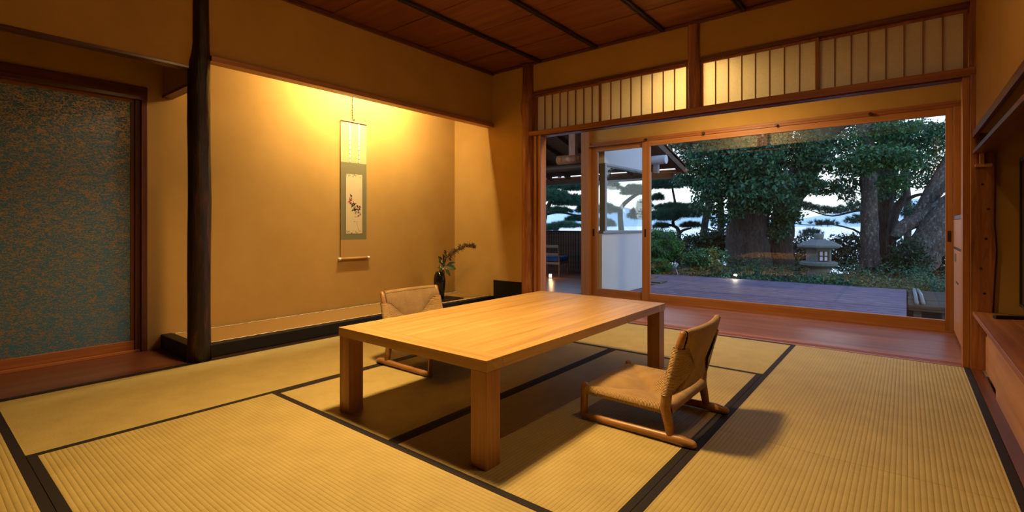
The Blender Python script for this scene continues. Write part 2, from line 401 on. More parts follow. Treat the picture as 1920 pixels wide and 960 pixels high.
tag(o, 'reddish peeled log post with bumpy edges left of the open doorway', 'post')
def wavypost(name, x0, x1, y0, y1, z0, z1, amp, seed, n=16):
    rg = random.Random(seed); mb = MB(); ph = [rg.uniform(0, 6) for _ in range(4)]; pts = []
    for i in range(n + 1):
        z = z0 + (z1 - z0) * i / n; a = amp * (math.sin(z * 7 + ph[0]) + .5 * math.sin(z * 17 + ph[1])); b = amp * (math.sin(z * 6 + ph[2]) + .5 * math.sin(z * 15 + ph[3])); c = (x1 - x0) * .16
        pts.append([(x0 + a + c, y0, z), (x1 + b - c, y0, z), (x1 + b, y0 + c, z), (x1 + b, y1, z), (x0 + a, y1, z), (x0 + a, y0 + c, z)])
    mb.add([p for q in pts for p in q], [(6 * i + k, 6 * i + (k + 1) % 6, 6 * i + 6 + (k + 1) % 6, 6 * i + 6 + k) for i in range(n) for k in range(6)] + [(5, 4, 3, 2, 1, 0), tuple(6 * n + k for k in range(6))])
    return mb.build(name, M['peeled'])
o = wavypost('transom_post', -1.428, -1.333, WY - .018, WY + .09, 1.850, 2.58, .0022, 4)
tag(o, 'short reddish log post between the two paper transom windows', 'post')
# squared post by the television alcove
mb = MB()
n = 14
for i in range(n):
    z0 = CZ * i / n; z1 = CZ * (i + 1) / n
pts = []
for i in range(n + 1):
    z = CZ * i / n; w = .006 * math.sin(i * 2.1) + .004 * math.sin(i * 5.3)
    pts.append([(.306, WY - .03, z), (.412 + w, WY - .03, z), (.412 + w, WY + .06, z), (.306, WY + .06, z)])
mb.add([p for q in pts for p in q], [(4 * i + k, 4 * i + (k + 1) % 4, 4 * i + 4 + (k + 1) % 4, 4 * i + 4 + k) for i in range(n) for k in range(4)] + [(3, 2, 1, 0), (4 * n, 4 * n + 1, 4 * n + 2, 4 * n + 3)])
post = mb.build('knotty_post', M['peeled'], bevel=.004)
tag(post, 'wide knotty reddish board post beside the television counter', 'post')
for (x, z) in ((.36, 1.13), (.385, .98), (.375, .80), (.352, .62), (.368, .47)):
    MB().lathe([(.0, -.0005), (.007, -.0005), (.006, .0015), (.0, .002)], (0, 0, 0), 14).build('wood_knot', M['black'], post, local=True)
    q = bpy.context.scene.objects[-1] if False else COL.objects[-1]
    q.location = (x, WY - .031, z); q.rotation_euler = (PI / 2, 0, 0)

# kamoi (track head) and transom rails
struct('trim_13', M['cedar_x'], -3.12, .3305, WY - .037, WY + .012, 1.805, 1.850, .003)
mb = MB()
for a, b in ((WY + .012, WY + .032), (WY + .046, WY + .066), (WY + .080, WY + .10)): mb.box(-3.02, .30, a, b, 1.795, 1.850)
mb.box(-3.02, .30, WY + .012, WY + .10, 1.812, 1.850)
mb.build('trim_14', M['redwood_x'], kind='structure')
struct('trim_15', M['redwood_x'], -3.04, -1.425, WY - .006, WY + .09, 2.236, 2.264, .002)
struct('trim_16', M['redwood_x'], -1.335, .305, WY - .006, WY + .09, 2.236, 2.264, .002)
# door jambs
mb = MB(); mb.box(-3.02, -2.985, WY - .005, WY + .10, 0, 1.805); mb.box(-2.985, -2.955, WY + .01, WY + .085, 0, 1.805); mb.box(-2.955, -2.935, WY - .0, WY + .10, 0, 1.805)
mb.build('trim_17', M['sash_z'], kind='structure', bevel=.003)
mb = MB(); mb.box(.272, .306, WY + .0, WY + .10, 0, 1.805)
mb.build('trim_18', M['sash_z'], kind='structure', bevel=.003)
# threshold with grooves
mb = MB(); mb.box(-3.02, .345, WY, WY + .035, -.05, .002)
for i in range(3): mb.box(-3.02, .345, WY + .045 + i * .02, WY + .055 + i * .02, -.05, .002)
mb.box(-3.02, .345, WY + .105, WY + .14, -.05, .002); mb.box(-3.02, .345, WY + .03, WY + .11, -.05, -.003)
mb.build('trim_19', M['cedar_x'], kind='structure')

# transom shoji windows
def shoji(name, x0, x1, xd):
    w = empty(name, ((x0 + x1) / 2, WY + .03, 1.85), kind='structure')
    z0, z1 = 1.850, 2.236
    for (a, b, yy) in ((x0, xd + .012, WY + .055), (xd - .012, x1, WY + .028)):
        if name == 'window_4': yy = {WY + .055: WY + .028, WY + .028: WY + .055}[yy]
        fr = MB(); s = .022
        fr.box(a, a + s, yy - .012, yy + .012, z0, z1); fr.box(b - s, b, yy - .012, yy + .012, z0, z1)
        fr.box(a + s, b - s, yy - .012, yy + .012, z0, z0 + .014); fr.box(a + s, b - s, yy - .012, yy + .012, z1 - .018, z1)
        f = fr.build('window_frame', M['cedar_z'], w, .001)
        ia, ib = a + s, b - s; st = (ib - ia) / 8
        mt = MB()
        for i in range(1, 8): mt.box(ia + i * st - .004, ia + i * st + .004, yy - .009, yy + .004, z0 + .012, z1 - .016)
        mt.build('muntins', M['cedar_z'], f)
        MB().box(ia - .005, ib + .005, yy + .004, yy + .0055, z0 + .01, z1 - .014).build('paper_panel', M['washi'], f)
shoji('window_3', -3.032, -1.427, -2.263)
shoji('window_4', -1.333, .300, -.506)

# ------------------------------------------------------------------ veranda (engawa)
struct('floor_veranda', M['engawa'], -3.3, .34, WY + .14, GX + .02, -.06, 0)
struct('floor_annex', M['engawa'], -6.4, -3.3, WY + .11, 8.1, -.06, 0)
struct('wall_over_window', M['plaster'], -3.12, .42, GX + .01, GX + .10, 1.905, 2.62)
struct('ceiling_veranda', M['ceil'], -3.12, 1.3, WY + .09, GX + .1, 2.46, 2.5)
struct('wall_veranda_right', M['sash_z'], .36, .42, WY + .06, GX + .1, -.05, 2.5)
struct('trim_20', M['cedar_x'], -3.12, .36, GX - .045, GX + .08, 1.853, 1.877, .002)
struct('trim_21', M['cedar_x'], -3.12, .36, GX - .03, GX + .08, 1.880, 1.905, .002)
struct('trim_22', M['sash_z'], -3.215, -3.10, GX - .05, GX + .08, 0, 2.3, .003)
struct('trim_23', M['sash_x'], -3.1, .36, GX - .04, GX + .09, -.05, .006, .002)
mb = MB()
for x in (-2.35, -1.70, -1.0, -.25):
    o = MB().tube([(x, GX - .075, 1.868), (x, GX - .02, 1.868)], .014, 12).build('track_stop_knob', M['metal'])
    tag(o, {-2.35: 'small dark knob on the window head rail, leftmost of four', -1.70: 'small dark knob on the window head rail, second of four from the left', -1.0: 'small dark knob on the window head rail, third of four from the left', -.25: 'small dark knob on the window head rail, rightmost of four'}[x], 'knob', 'knobs on the window head rail')
def sash(name, x0, x1, yy, sl, sr, hx=None):
    w = empty(name, ((x0 + x1) / 2, yy, 0), kind='structure')
    z0, z1 = .006, 1.853
    f = MB().box(x0, x0 + sl, yy - .018, yy + .018, z0, z1).box(x1 - sr, x1, yy - .018, yy + .018, z0, z1).build('window_stile', M['sash_z'], w, .002)
    MB().box(x0 + sl, x1 - sr, yy - .018, yy + .018, z0, .093).box(x0 + sl, x1 - sr, yy - .018, yy + .018, 1.795, z1).build('window_rail', M['sash_x'], w, .002)
    MB().box(x0 + sl - .006, x1 - sr + .006, yy - .003, yy + .003, .088, 1.80).build('glass_pane', M['glass'], w)
    if hx is not None:
        MB().box(hx - .011, hx + .011, yy - .021, yy - .016, .745, .835).build('pull', M['metal'], w)
sash('window_1', -2.405, .30, GX - .02, .095, .048, .275)
sash('window_2', -3.11, -2.34, GX + .02, .10, .06, -3.065)
MB().box(-2.375, -2.355, GX - .041, GX - .037, .745, .835).build('pull', M['metal'], bpy.data.objects['window_1'])
# small wood reveal right of the window
struct('trim_24', M['sash_z'], .302, .36, GX - .06, GX + .08, 0, 1.853, .002)

# shoe cabinet on the veranda's right side
cb = empty('veranda_cabinet', (.33, 4.85, 0), 'built-in cedar cabinet beside the big window, waist high with slit pulls', 'cabinet')
MB().box(.315, .355, 4.25, 5.40, .01, .925).build('body', M['pale_z'], cb, .002)
MB().box(.296, .355, 4.245, 5.405, .927, .957).build('top', M['redwood_y'], cb, .002)
dr = MB().box(.300, .315, 4.26, 5.39, .70, .925).build('drawer', M['pale_z'], cb, .002)
MB().box(.297, .301, 4.60, 5.30, .70, .712).build('handle', M['black'], dr)
dd = MB().box(.300, .315, 4.26, 4.82, .03, .69).build('door', M['pale_z'], cb, .002)
d2 = MB().box(.300, .315, 4.83, 5.39, .03, .69).build('door', M['pale_z'], cb, .002)
MB().box(.297, .301, 4.92, 5.10, .44, .452).build('handle', M['black'], d2)
MB().box(.297, .301, 5.12, 5.24, .60, .66).build('lock_plate', M['brass'], d2)

# ------------------------------------------------------------------ niche: fusuma and floor
struct('floor_niche', M['redwood_y'], TX - .1, -3.575, -1.75, 1.30, -.045, .0)
struct('trim_25', M['lacquer'], -3.585, -3.561, -1.75, WY, -.04, .001)
def fusuma(name, y0, y1, x):
    d = empty(name, (x, (y0 + y1) / 2, 0), kind='structure')
    MB().box(x - .018, x + .004, y0 + .02, y1 - .02, .075, 1.75).build('cloth_panel', M['fusuma'], d)
    MB().box(x - .02, x + .010, y0, y1, .018, .080).box(x - .02, x + .010, y0, y1, 1.735, 1.765).build('door_rail', M['cedar_y'], d, .002)
    MB().box(x - .02, x + .010, y0, y0 + .022, .08, 1.735).box(x - .02, x + .010, y1 - .022, y1, .08, 1.735).build('door_stile', M['redwood_z'], d, .002)
fusuma('door_1', .10, 1.045, TX - .035)
fusuma('door_2', -.85, .13, TX - .07)
struct('trim_26', M['redwood_y'], TX - .1, TX + .012, -1.75, 1.11, 1.755, 1.847, .003)
struct('trim_27', M['redwood_z'], TX - .1, TX - .008, 1.045, 1.075, .0, 1.755, .002)
struct('trim_28', M['redwood_z'], TX - .1, TX + .010, 1.075, 1.112, .0, 1.847, .003)
struct('trim_29', M['cedar_y'], TX - .1, TX - .002, -1.75, 1.075, .0, .018, .002)
struct('wall_niche_back', M['plaster'], TX - .1, TX, -1.75, -.85, .0, 1.76)

# ------------------------------------------------------------------ alcove platform
ap = empty('alcove_platform', (-3.85, 2.7, 0), 'raised black-framed alcove platform with ochre mat under the hanging scroll', 'platform')
MB().box(TX + .001, -3.62, 1.25, WY - .002, .0, .088).build('base', M['dark_wood'], ap)
MB().box(-3.625, KX, 1.19, WY - .002, .012, .100).build('front_beam', M['lacquer'], ap, .006)
MB().box(-3.625, KX - .006, 1.19, WY - .002, .0, .012).build('plinth', M['redwood_y'], ap)
MB().box(TX + .001, -3.625, 1.19, 1.262, .0, .100).build('end_beam', M['lacquer'], ap, .006)
t = NT('alcove_mat_rush'); co = t.coords((900, 14, 1)); n = t.noise(co, 1, 3)
t.col(t.ramp(n, [(.3, (.27, .155, .040)), (.7, (.33, .19, .052))])); t.rough(.6, .3); M['toko_mat'] = t.m
MB().box(-4.13, -3.655, 1.265, WY - .003, .088, .097).build('mat', M['toko_mat'], ap)
t = NT('scalloped_mat_edging'); s = t.sep(t.coords()); w = t.math('ABSOLUTE', t.math('SINE', t.math('MULTIPLY', s['Y'], PI / .075)))
xx_ = t.math('MULTIPLY', t.math('ABSOLUTE', s['X']), 1)
t.col(t.ramp(w, [(.35, (.05, .03, .018)), (.5, (.75, .68, .5)), (.95, (.8, .72, .55))])); t.rough(.7, .2); M['scallop'] = t.m
for xa, sg in ((-3.655, 1), (-4.13, -1)):
    mb = MB(); y = 1.27; i = 0
    MB().box(min(xa, xa + sg * .028), max(xa, xa + sg * .028), 1.266, WY - .003, .089, .0975).build('edging', M['dark_wood'], ap)
    while y < WY - .05:
        # one pale crescent of the pattern
        pts = []; m = 7
        for j in range(m + 1):
            t_ = j / m; pts.append((xa + sg * (.009 + .014 * math.sin(PI * t_)), y + .072 * t_, .0985))
        for j in range(m, -1, -1):
            t_ = j / m; pts.append((xa + sg * (-.001 + .010 * math.sin(PI * t_)), y + .072 * t_, .0985))
        nb = len(pts); low = [(p[0], p[1], .0975) for p in pts]
        fs = [(j, j + 1, nb - 2 - j, nb - 1 - j) for j in range(m)]
        mb.add(pts + low, fs + [(j, (j + 1) % nb, nb + (j + 1) % nb, nb + j) for j in range(nb)])
        y += .072
    mb.build('scallop_pattern', plain('cream_thread', (.72, .64, .46), .7) if 'cream' not in M else M['cream'], ap)

# ================================================================== TATAMI
H3 = .030
def mat(x0, x1, y0, y1, axis, label, group='tatami mats', ribs=None):
    g = .0008
    x0 += g; x1 -= g; y0 += g; y1 -= g
    o = empty('tatami_mat', ((x0 + x1) / 2, (y0 + y1) / 2, -.045), label, 'floor mat', group)
    if axis == 'Y':
        MB().box(x0 + H3 - .002, x1 - H3 + .002, y0, y1, -.045, .0).build('rush_surface', M['tatami_y'], o)
        for a, b in ((x0, x0 + H3), (x1 - H3, x1)): MB().box(a, b, y0, y1, -.045, .0012).build('cloth_border', M['heri'], o, .0008)
    else:
        MB().box(x0, x1, y0 + H3 - .002, y1 - H3 + .002, -.045, .0).build('rush_surface', M['tatami_x'], o)
        for a, b in ((y0, y0 + H3), (y1 - H3, y1)): MB().box(x0, x1, a, b, -.045, .0012).build('cloth_border', M['heri'], o, .0008)
XA, XB, XC, XD, XE = -3.561, -2.603, -1.634, -.665, .307
Y0, Y1, Y2, YM, Y3 = .312, 1.267, 3.182, 2.222, 4.141
mat(XA, XB, Y0, 2.22, 'Y', 'long tatami mat along the niche and log pillar, nearest the camera of that row')
mat(XA, XB, 2.22, Y3, 'Y', 'tatami mat along the alcove platform behind the far woven chair')
mat(XB, XD, Y0, Y1, 'X', 'wide ribbed tatami mat in front of the low table, bottom centre of the picture')
mat(XB, XC, Y1, Y2, 'Y', 'tatami mat under the left half of the low table')
mat(XC, XD, Y1, Y2, 'Y', 'tatami mat under the right half of the low table and the near woven chair')
mat(XB, XD, Y2, Y3, 'X', 'tan tatami mat by the veranda threshold behind the low table')
mat(XD, XE, YM, Y3, 'Y', 'tatami mat at the far right, between the near chair and the veranda')
mat(XD, XE, Y0, YM, 'Y', 'tatami mat at the bottom right beside the television counter')
mat(XA, -1.62, -.64, Y0, 'X', 'tatami mat at the bottom left corner showing only a black-edged sliver')
mat(-1.62, XE, -.64, Y0, 'X', 'tatami mat under the camera, its edge in the bottom right corner')
mat(XA, -1.62, -1.75, -.64, 'X', 'tatami mat at the back left of the room')
mat(-1.62, XE, -1.75, -.64, 'X', 'tatami mat at the back right of the room')
struct('trim_30', M['redwood_y'], .307, .36, -1.75, WY, -.045, .004)

# ================================================================== LOW TABLE
tb = empty('low_table', (-1.64, 2.155, 0), 'low rectangular pale oak table with four thick square legs', 'table')
X0, X1, YA, YB, ZT, TH = -2.112, -1.172, 1.320, 2.988, .398, .042
F = .095
MB().box(X0 + F, X1 - F, YA + F, YB - F, ZT - TH, ZT - .0006).build('tabletop', M['table_y'], tb)
for y0, y1 in ((YA, YA + F), (YB - F, YB)): MB().box(X0, X1, y0, y1, ZT - TH, ZT).build('end_board', M['table_x'], tb, .0012)
for x0, x1 in ((X0, X0 + F), (X1 - F, X1)): MB().box(x0, x1, YA + F, YB - F, ZT - TH, ZT).build('side_board', M['table_y'], tb, .0012)
L = .078
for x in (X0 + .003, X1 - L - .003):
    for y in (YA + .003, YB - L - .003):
        MB().box(x, x + L, y, y + L, .0, ZT - TH).build('leg', M['table_shade_z'], tb, .003)

# ================================================================== WOVEN FLOOR CHAIRS
def uvquad(me_b, uvs, P, UV, fs):
    me_b.add(P, fs); uvs += [[UV[i] for i in f] for f in fs]
def cordmesh(name, parts, parent):
    vs = []; fs = []; uv = []
    for P, U, Fs in parts:
        b = len(vs); vs += [tuple(p) for p in P]
        for f in Fs: fs.append(tuple(i + b for i in f)); uv.append([U[i] for i in f])
    me = bpy.data.meshes.new(name); me.from_pydata(vs, [], fs); l = me.uv_layers.new(name='UVMap')
    k = 0
    for q in uv:
        for c in q: l.data[k].uv = c; k += 1
    me.materials.append(M['cord']); me.polygons.foreach_set('use_smooth', [True] * len(fs))
    o = bpy.data.objects.new(name, me); COL.objects.link(o); o.parent = parent; return o
def grid(fn, nu, nv):
    """fn(s, t) -> (point, uv)"""
    P = []; U = []
    for i in range(nu + 1):
        for j in range(nv + 1):
            p, u = fn(i / nu, j / nv); P.append(p); U.append(u)
    F_ = [(i * (nv + 1) + j, (i + 1) * (nv + 1) + j, (i + 1) * (nv + 1) + j + 1, i * (nv + 1) + j + 1) for i in range(nu) for j in range(nv)]
    return P, U, F_
def rail(a, b, r, n=12):
    """cord wound round a rail: cord direction is around, so v runs along the rail"""
    a = Vector(a); b = Vector(b); d = (b - a); Ln = d.length; d.normalize()
    u = d.cross(V(0, 0, 1)).normalized(); w = d.cross(u)
    def fn(s, t):
        ang = 2 * PI * t; bul = 1
        return a + (b - a) * s + u * math.cos(ang) * r * bul + w * math.sin(ang) * r * bul, (t * 2 * PI * r, s * Ln)
    return grid(fn, 10, n)
def make_chair(label):
    c = empty('woven_floor_chair', (0, 0, 0), label, 'chair', 'woven floor chairs at the low table')
    hy = .228
    for s in (-1, 1):
        y = s * hy
        MB().tube([(.262, y, .016), (.255, y, .017), (.10, y, .018), (-.10, y, .020), (-.20, y, .020), (-.245, y, .016), (-.258, y, .016)],
                  [.008, .016, .017, .018, .021, .016, .008], 12).build('runner', M['chairwood'], c, smooth=True, local=True)
        MB().tube([(.248, y, .02), (.247, y, .10), (.245, y, .150), (.245, y, .163), (.245, y, .168)], [.017, .016, .017, .015, .006], 12).build('front_leg', M['chairwood'], c, smooth=True, local=True)
        MB().tube([(-.155, y, .02), (-.145, y, .08), (-.132, y, .135), (-.140, y, .20), (-.165, y, .30), (-.192, y, .40), (-.207, y, .452), (-.209, y, .460)],
                  [.016, .019, .023, .021, .018, .016, .015, .006], 12).build('back_post', M['chairwood'], c, smooth=True, local=True)
    # seat: four cord triangles over four rails, dipping to the middle
    fx, bx, zc, zr = .235, -.135, .103, .153
    z_rail = .135; r = .020
    cen = V(.0 + (fx + bx) / 2 - .03, 0, zc)
    A, B_, C_, D_ = V(fx, -hy + .01, zr), V(fx, hy - .01, zr), V(bx, hy - .01, zr - .012), V(bx, -hy + .01, zr - .012)
    parts = []
    def tri(p, q):
        n_ = (q - p).normalized(); 
        def fn(s, t):
            e_ = p + (q - p) * s; e2 = e_ * (1 - t) + cen * t
            # rope layers lift a little at the triangle's middle
            e2 = e2 + V(0, 0, .020 * math.sin(PI * min(1, t * 1.1)) * (1 - abs(2 * s - 1)))
            dd_ = e2 - p; al = dd_.dot(n_); ac = (dd_ - n_ * al).length
            return e2, (ac, al)
        return grid(fn, 14, 10)
    for p, q in ((A, B_), (B_, C_), (C_, D_), (D_, A)): parts.append(tri(p, q))
    def under(s, t):
        return V(bx + (fx - bx) * s, (-hy + .01) + 2 * (hy - .01) * t, .118 - .012 * math.sin(PI * s) * math.sin(PI * t)), (s * .37, t * .45)
    parts.append(grid(under, 6, 6))
    parts += [rail((fx + .004, -hy + .006, z_rail), (fx + .004, hy - .006, z_rail), r), rail((bx, -hy + .01, z_rail - .010), (bx, hy - .01, z_rail - .010), .024),
              rail((fx, -hy + .004, z_rail), (bx, -hy + .004, z_rail - .006), r), rail((fx, hy - .004, z_rail), (bx, hy - .004, z_rail - .006), r)]
    cordmesh('seat', parts, c)
    # backrest
    zb, zw, zt = .195, .385, .446
    def ctr(z): return -.140 - (z - .20) * .262
    def bow(y): return -.026 * (1 - (y / hy) ** 2)
    ym, zm = .0, .285
    parts = []
    def surf(y, z, off): return V(ctr(z) + bow(y) + off, y, z)
    th = .012
    for side in (1, -1):
        off = th * side
        def base(s, t):
            y = (-hy) + 2 * hy * s; z = zb + (zt - zb) * t; k_ = .016 if t > .76 else 0
            y = max(-hy + k_, min(hy - k_, y)); return surf(y, z, off * .72), (y, z)
        parts.append(grid(base, 24, 16))
        def top(s, t):      # vertical cords, from the top rail down to the centre
            y = (-hy + .016) + 2 * (hy - .016) * s; z0 = zt
            tri_ = max(0, 1 - abs(2 * s - 1) * 1.18); zlow = zw - (zw - zm) * min(1, tri_ * 1.6)
            z = z0 + (zlow - z0) * t
            return surf(y, z, off + .004 * side * math.sin(PI * t)), (z, y)
        parts.append(grid(top, 24, 8))
        def bot(s, t):
            y = (-hy + .012) + 2 * (hy - .012) * s
            tri_ = max(0, 1 - abs(2 * s - 1) * 1.18); zup = zb + (zm - zb) * min(1, tri_ * 1.6)
            z = zb + (zup - zb) * t
            return surf(y, z, off + .006 * side * math.sin(PI * t)), (z, y)
        parts.append(grid(bot, 24, 6))
        for sy in (1, -1):
            def wing(s, t):  # horizontal cords wound round the post
                z = zb + (zw - zb) * s
                k_ = 1 - abs(2 * (s - .5)) ; yin = hy * (1 - .62 * min(1, max(0, 1 - abs(2 * s - .95)) * 1.05))
                y = (hy + .006) + (yin - hy - .006) * t
                return surf(sy * y, z, off + (.004 + .007 * math.sin(PI * s)) * side), (y, z)
            parts.append(grid(wing, 16, 8))
    # wound top edge, bottom edge and posts
    def edge(z, r_):
        def fn(s, t):
            y = (-hy + .014) + 2 * (hy - .014) * s; a = 2 * PI * t
            return V(ctr(z) + bow(y) + math.cos(a) * r_, y, z + math.sin(a) * r_), (a * r_, y)
        return grid(fn, 24, 10)
    parts.append(edge(zt, .0145)); parts.append(edge(zb, .014))
    for sy in (1, -1):
        def pw(s, t):
            z = zb - .004 + (zw + .006 - zb) * s; a = 2 * PI * t; rr_ = .0235
            return V(ctr(z) + math.cos(a) * rr_, sy * hy + math.sin(a) * rr_, z), (a * rr_, z)
        parts.append(grid(pw, 10, 14))
    cordmesh('backrest', parts, c)
    return c
ch = make_chair('low woven cord chair in front of the table on the right, nearest the camera')
ch2 = copy_tree(ch); ch2['label'] = 'low woven cord chair behind the table by the alcove, half hidden by it'
ch.location = (-.902, 2.193, .0015); ch.rotation_euler = (0, 0, PI)
ch2.location = (-2.397, 2.163, .0015)

# ================================================================== HANGING SCROLL
sx_ = TX + .012
sc_ = empty('hanging_scroll', (TX, 2.765, .56), 'tall hanging scroll with painted pink and dark leafed branch, centre of the alcove wall', 'scroll')
YL, YR = 2.628, 2.912
t = NT('cream_scroll_silk'); n = t.noise(t.coords((1, 500, 500)), 1, 2); t.col(t.ramp(n, [(.3, (.46, .35, .15)), (.7, (.52, .40, .18))])); t.rough(.8, .2); M['s_cream'] = t.m
t = NT('sage_scroll_brocade'); n = t.noise(t.coords((1, 160, 160)), 1, 3); t.col(t.ramp(n, [(.35, (.15, .135, .065)), (.65, (.20, .18, .088))])); t.rough(.8, .2); M['s_sage'] = t.m
t = NT('ochre_scroll_silk'); n = t.noise(t.coords((1, 500, 500)), 1, 2); t.col(t.ramp(n, [(.3, (.40, .23, .065)), (.7, (.46, .265, .08))])); t.rough(.8, .2); M['s_ochre'] = t.m
MB().box(sx_ - .002, sx_, YL, YR, 1.482, 1.874).build('top_silk', M['s_cream'], sc_)
MB().box(sx_ - .002, sx_, YL, YR, .742, 1.482).build('brocade_mount', M['s_sage'], sc_)
MB().box(sx_ - .002, sx_, YL, YR, .572, .742).build('bottom_silk', M['s_ochre'], sc_)
MB().tube([(sx_ + .004, YL - .004, 1.876), (sx_ + .004, YR + .004, 1.876)], .007, 10).build('top_rod', M['s_cream'], sc_, smooth=True)
rl = MB().tube([(sx_ + .006, YL - .004, .562), (sx_ + .006, YR + .004, .562)], .0125, 14).build('roller', M['s_ochre'], sc_, smooth=True)
M['ivory'] = plain('ivory', (.75, .68, .52), .4)
for a, b in ((YL - .028, YL - .004), (YR + .004, YR + .028)):
    MB().tube([(sx_ + .006, a, .562), (sx_ + .006, b, .562)], [.014, .014], 14).build('roller_end', M['ivory'], rl, smooth=True)
t = NT('marked_strip_paper'); q_ = t.sep(t.coords()); fr = t.math('FRACT', t.math('MULTIPLY', q_['Z'], 23.0)); lo = t.math('LESS_THAN', q_['Z'], 1.15)
t.col(t.mix(t.math('MULTIPLY', t.math('LESS_THAN', fr, .14), lo), (.75, .68, .52), (.06, .05, .04))); t.rough(.7, .2); M['strip'] = t.m
for yy in (2.726, 2.825):
    f = MB().add([(sx_ + .003, yy - .006, 1.87), (sx_ + .003, yy + .008, 1.87), (sx_ + .0035, yy + .006, 1.49), (sx_ + .0035, yy - .008, 1.49),
              (sx_ + .001, yy - .006, 1.87), (sx_ + .001, yy + .008, 1.87), (sx_ + .001, yy + .006, 1.49), (sx_ + .001, yy - .008, 1.49)],
             [(0, 1, 2, 3), (7, 6, 5, 4), (0, 4, 5, 1), (1, 5, 6, 2), (2, 6, 7, 3), (3, 7, 4, 0)]).build('hanging_strip', M['strip'], sc_)
t = NT('scroll_paper'); n = t.noise(t.coords((1, 300, 300)), 1, 3); t.col(t.ramp(n, [(.3, (.54, .44, .25)), (.7, (.60, .49, .28))])); t.rough(.8, .2); M['s_paper'] = t.m
pp = MB().box(sx_, sx_ + .001, 2.684, 2.862, .80, 1.372).build('painting_paper', M['s_paper'], sc_)
random.seed(11)
M['p_pink'] = plain('pink_pigment', (.50, .09, .12), .8); M['p_ink'] = plain('ink_pigment', (.07, .055, .05), .8); M['p_grey'] = plain('pale_ink', (.30, .24, .14), .8)
def blots(mb, pts, smin, smax, aspect=.6):
    for (y, z) in pts:
        s = random.uniform(smin, smax); a = random.uniform(0, PI); n = 7
        P = [(sx_ + .0012, y + math.cos(a) * s * math.cos(2 * PI * i / n) - math.sin(a) * s * aspect * math.sin(2 * PI * i / n),
              z + math.sin(a) * s * math.cos(2 * PI * i / n) + math.cos(a) * s * aspect * math.sin(2 * PI * i / n)) for i in range(n)]
        Q = [(sx_ + .0022, q[1], q[2]) for q in P]
        mb.add(P + Q, [tuple(range(n)), tuple(range(n, 2 * n))] + [(i, (i + 1) % n, n + (i + 1) % n, n + i) for i in range(n)])
def cl(y, z, sy, sz, n): return [(random.gauss(y, sy), random.gauss(z, sz)) for _ in range(n)]
mb = MB(); blots(mb, cl(2.735, 1.13, .009, .02, 16) + cl(2.725, 1.105, .012, .012, 8) + cl(2.825, 1.06, .010, .012, 9) + cl(2.79, 1.095, .005, .005, 3), .004, .009); mb.build('pink_blossoms', M['p_pink'], pp)
mb = MB(); blots(mb, cl(2.755, 1.085, .012, .010, 12) + cl(2.785, 1.055, .016, .018, 20) + cl(2.775, 1.015, .012, .01, 6) + cl(2.825, 1.02, .012, .02, 9) + cl(2.735, 1.165, .006, .006, 4), .005, .011); mb.build('ink_leaves', M['p_ink'], pp)
mb = MB(); blots(mb, cl(2.79, .965, .01, .01, 4) + cl(2.785, .92, .01, .008, 5) + [(2.835, 1.225), (2.836, 1.215), (2.834, 1.205), (2.838, 1.238)] + [(2.80 + i * .004, .90 - i * .012) for i in range(7)], .003, .007, .35)
mb.build('pale_ink_marks', M['p_grey'], pp)
t = NT('cut_leaf_border'); n = t.noise(t.coords((1, 70, 90)), 1, 2, .5, .8); t.col(t.mix(t.ramp(n, [(.52, (0, 0, 0)), (.56, (1, 1, 1))]), (.60, .50, .29), (.22, .18, .10))); t.rough(.8, .2)
for z in (1.345, .80): MB().box(sx_ + .0008, sx_ + .0014, 2.685, 2.861, z, z + .027).build('patterned_edge', t.m, pp)
MB().box(sx_, sx_ + .003, 2.763, 2.777, 1.876, 1.905).build('hanging_loop', M['metal'], sc_)
jz = MB().box(TX + .006, TX + .012, 2.756, 2.768, 1.89, 2.35)
for i in range(18): jz.box(TX + .004, TX + .015, 2.752, 2.772, 1.92 + i * .024, 1.926 + i * .024)
o = jz.build('scroll_hanger', plain('pale_hanger_bamboo', (.20, .15, .07), .5)); tag(o, 'notched bamboo hanger holding the hanging scroll above its top rod', 'hanger')

# ================================================================== VASE AND TRAY
o = MB().box(-3.95, -3.69, 3.39, 3.79, .0975, .108).build('vase_board', M['lacquer'], bevel=.002); tag(o, 'thin black lacquer board under the black vase in the alcove', 'board')
VC = (-3.83, 3.575, .108)
o = MB().lathe([(.030, 0), (.040, .002), (.048, .04), (.058, .10), (.063, .17), (.062, .21), (.055, .25), (.043, .277), (.040, .285), (.036, .285), (.038, .270), (.030, .26), (.0, .26)], VC, 36).build('vase', plain('black_glazed_ceramic', (.006, .006, .006), .12), smooth=True)
tag(o, 'tall glossy black ceramic vase holding leafy branches in the alcove corner', 'vase')
fl = empty('flower_arrangement', (VC[0], VC[1], VC[2] + .27), 'branch arrangement of green leaves, white buds and an arching seed plume in the black vase', 'flowers')
random.seed(5)
B0 = V(VC[0], VC[1], VC[2] + .265)
plume = [B0] + [at(*q) for q in ((830, 494, 5.20), (838, 482, 5.20), (848, 474, 5.21), (860, 466, 5.22), (872, 461, 5.23), (884, 460, 5.24), (892, 464, 5.24))]
st1 = [B0, B0 + V(0, .02, .05), B0 + V(0, .07, .07), B0 + V(.02, .14, .09)]
st2 = [B0, B0 + V(0, -.01, .06), B0 + V(.01, .0, .12)]
MB().tube(plume, [.004, .004, .0035, .003, .0025, .002, .0015, .001], 7).tube(st1, .003, 7).tube(st2, .003, 7).build('stem', plain('dark_stem', (.05, .035, .015), .7), fl, smooth=True)
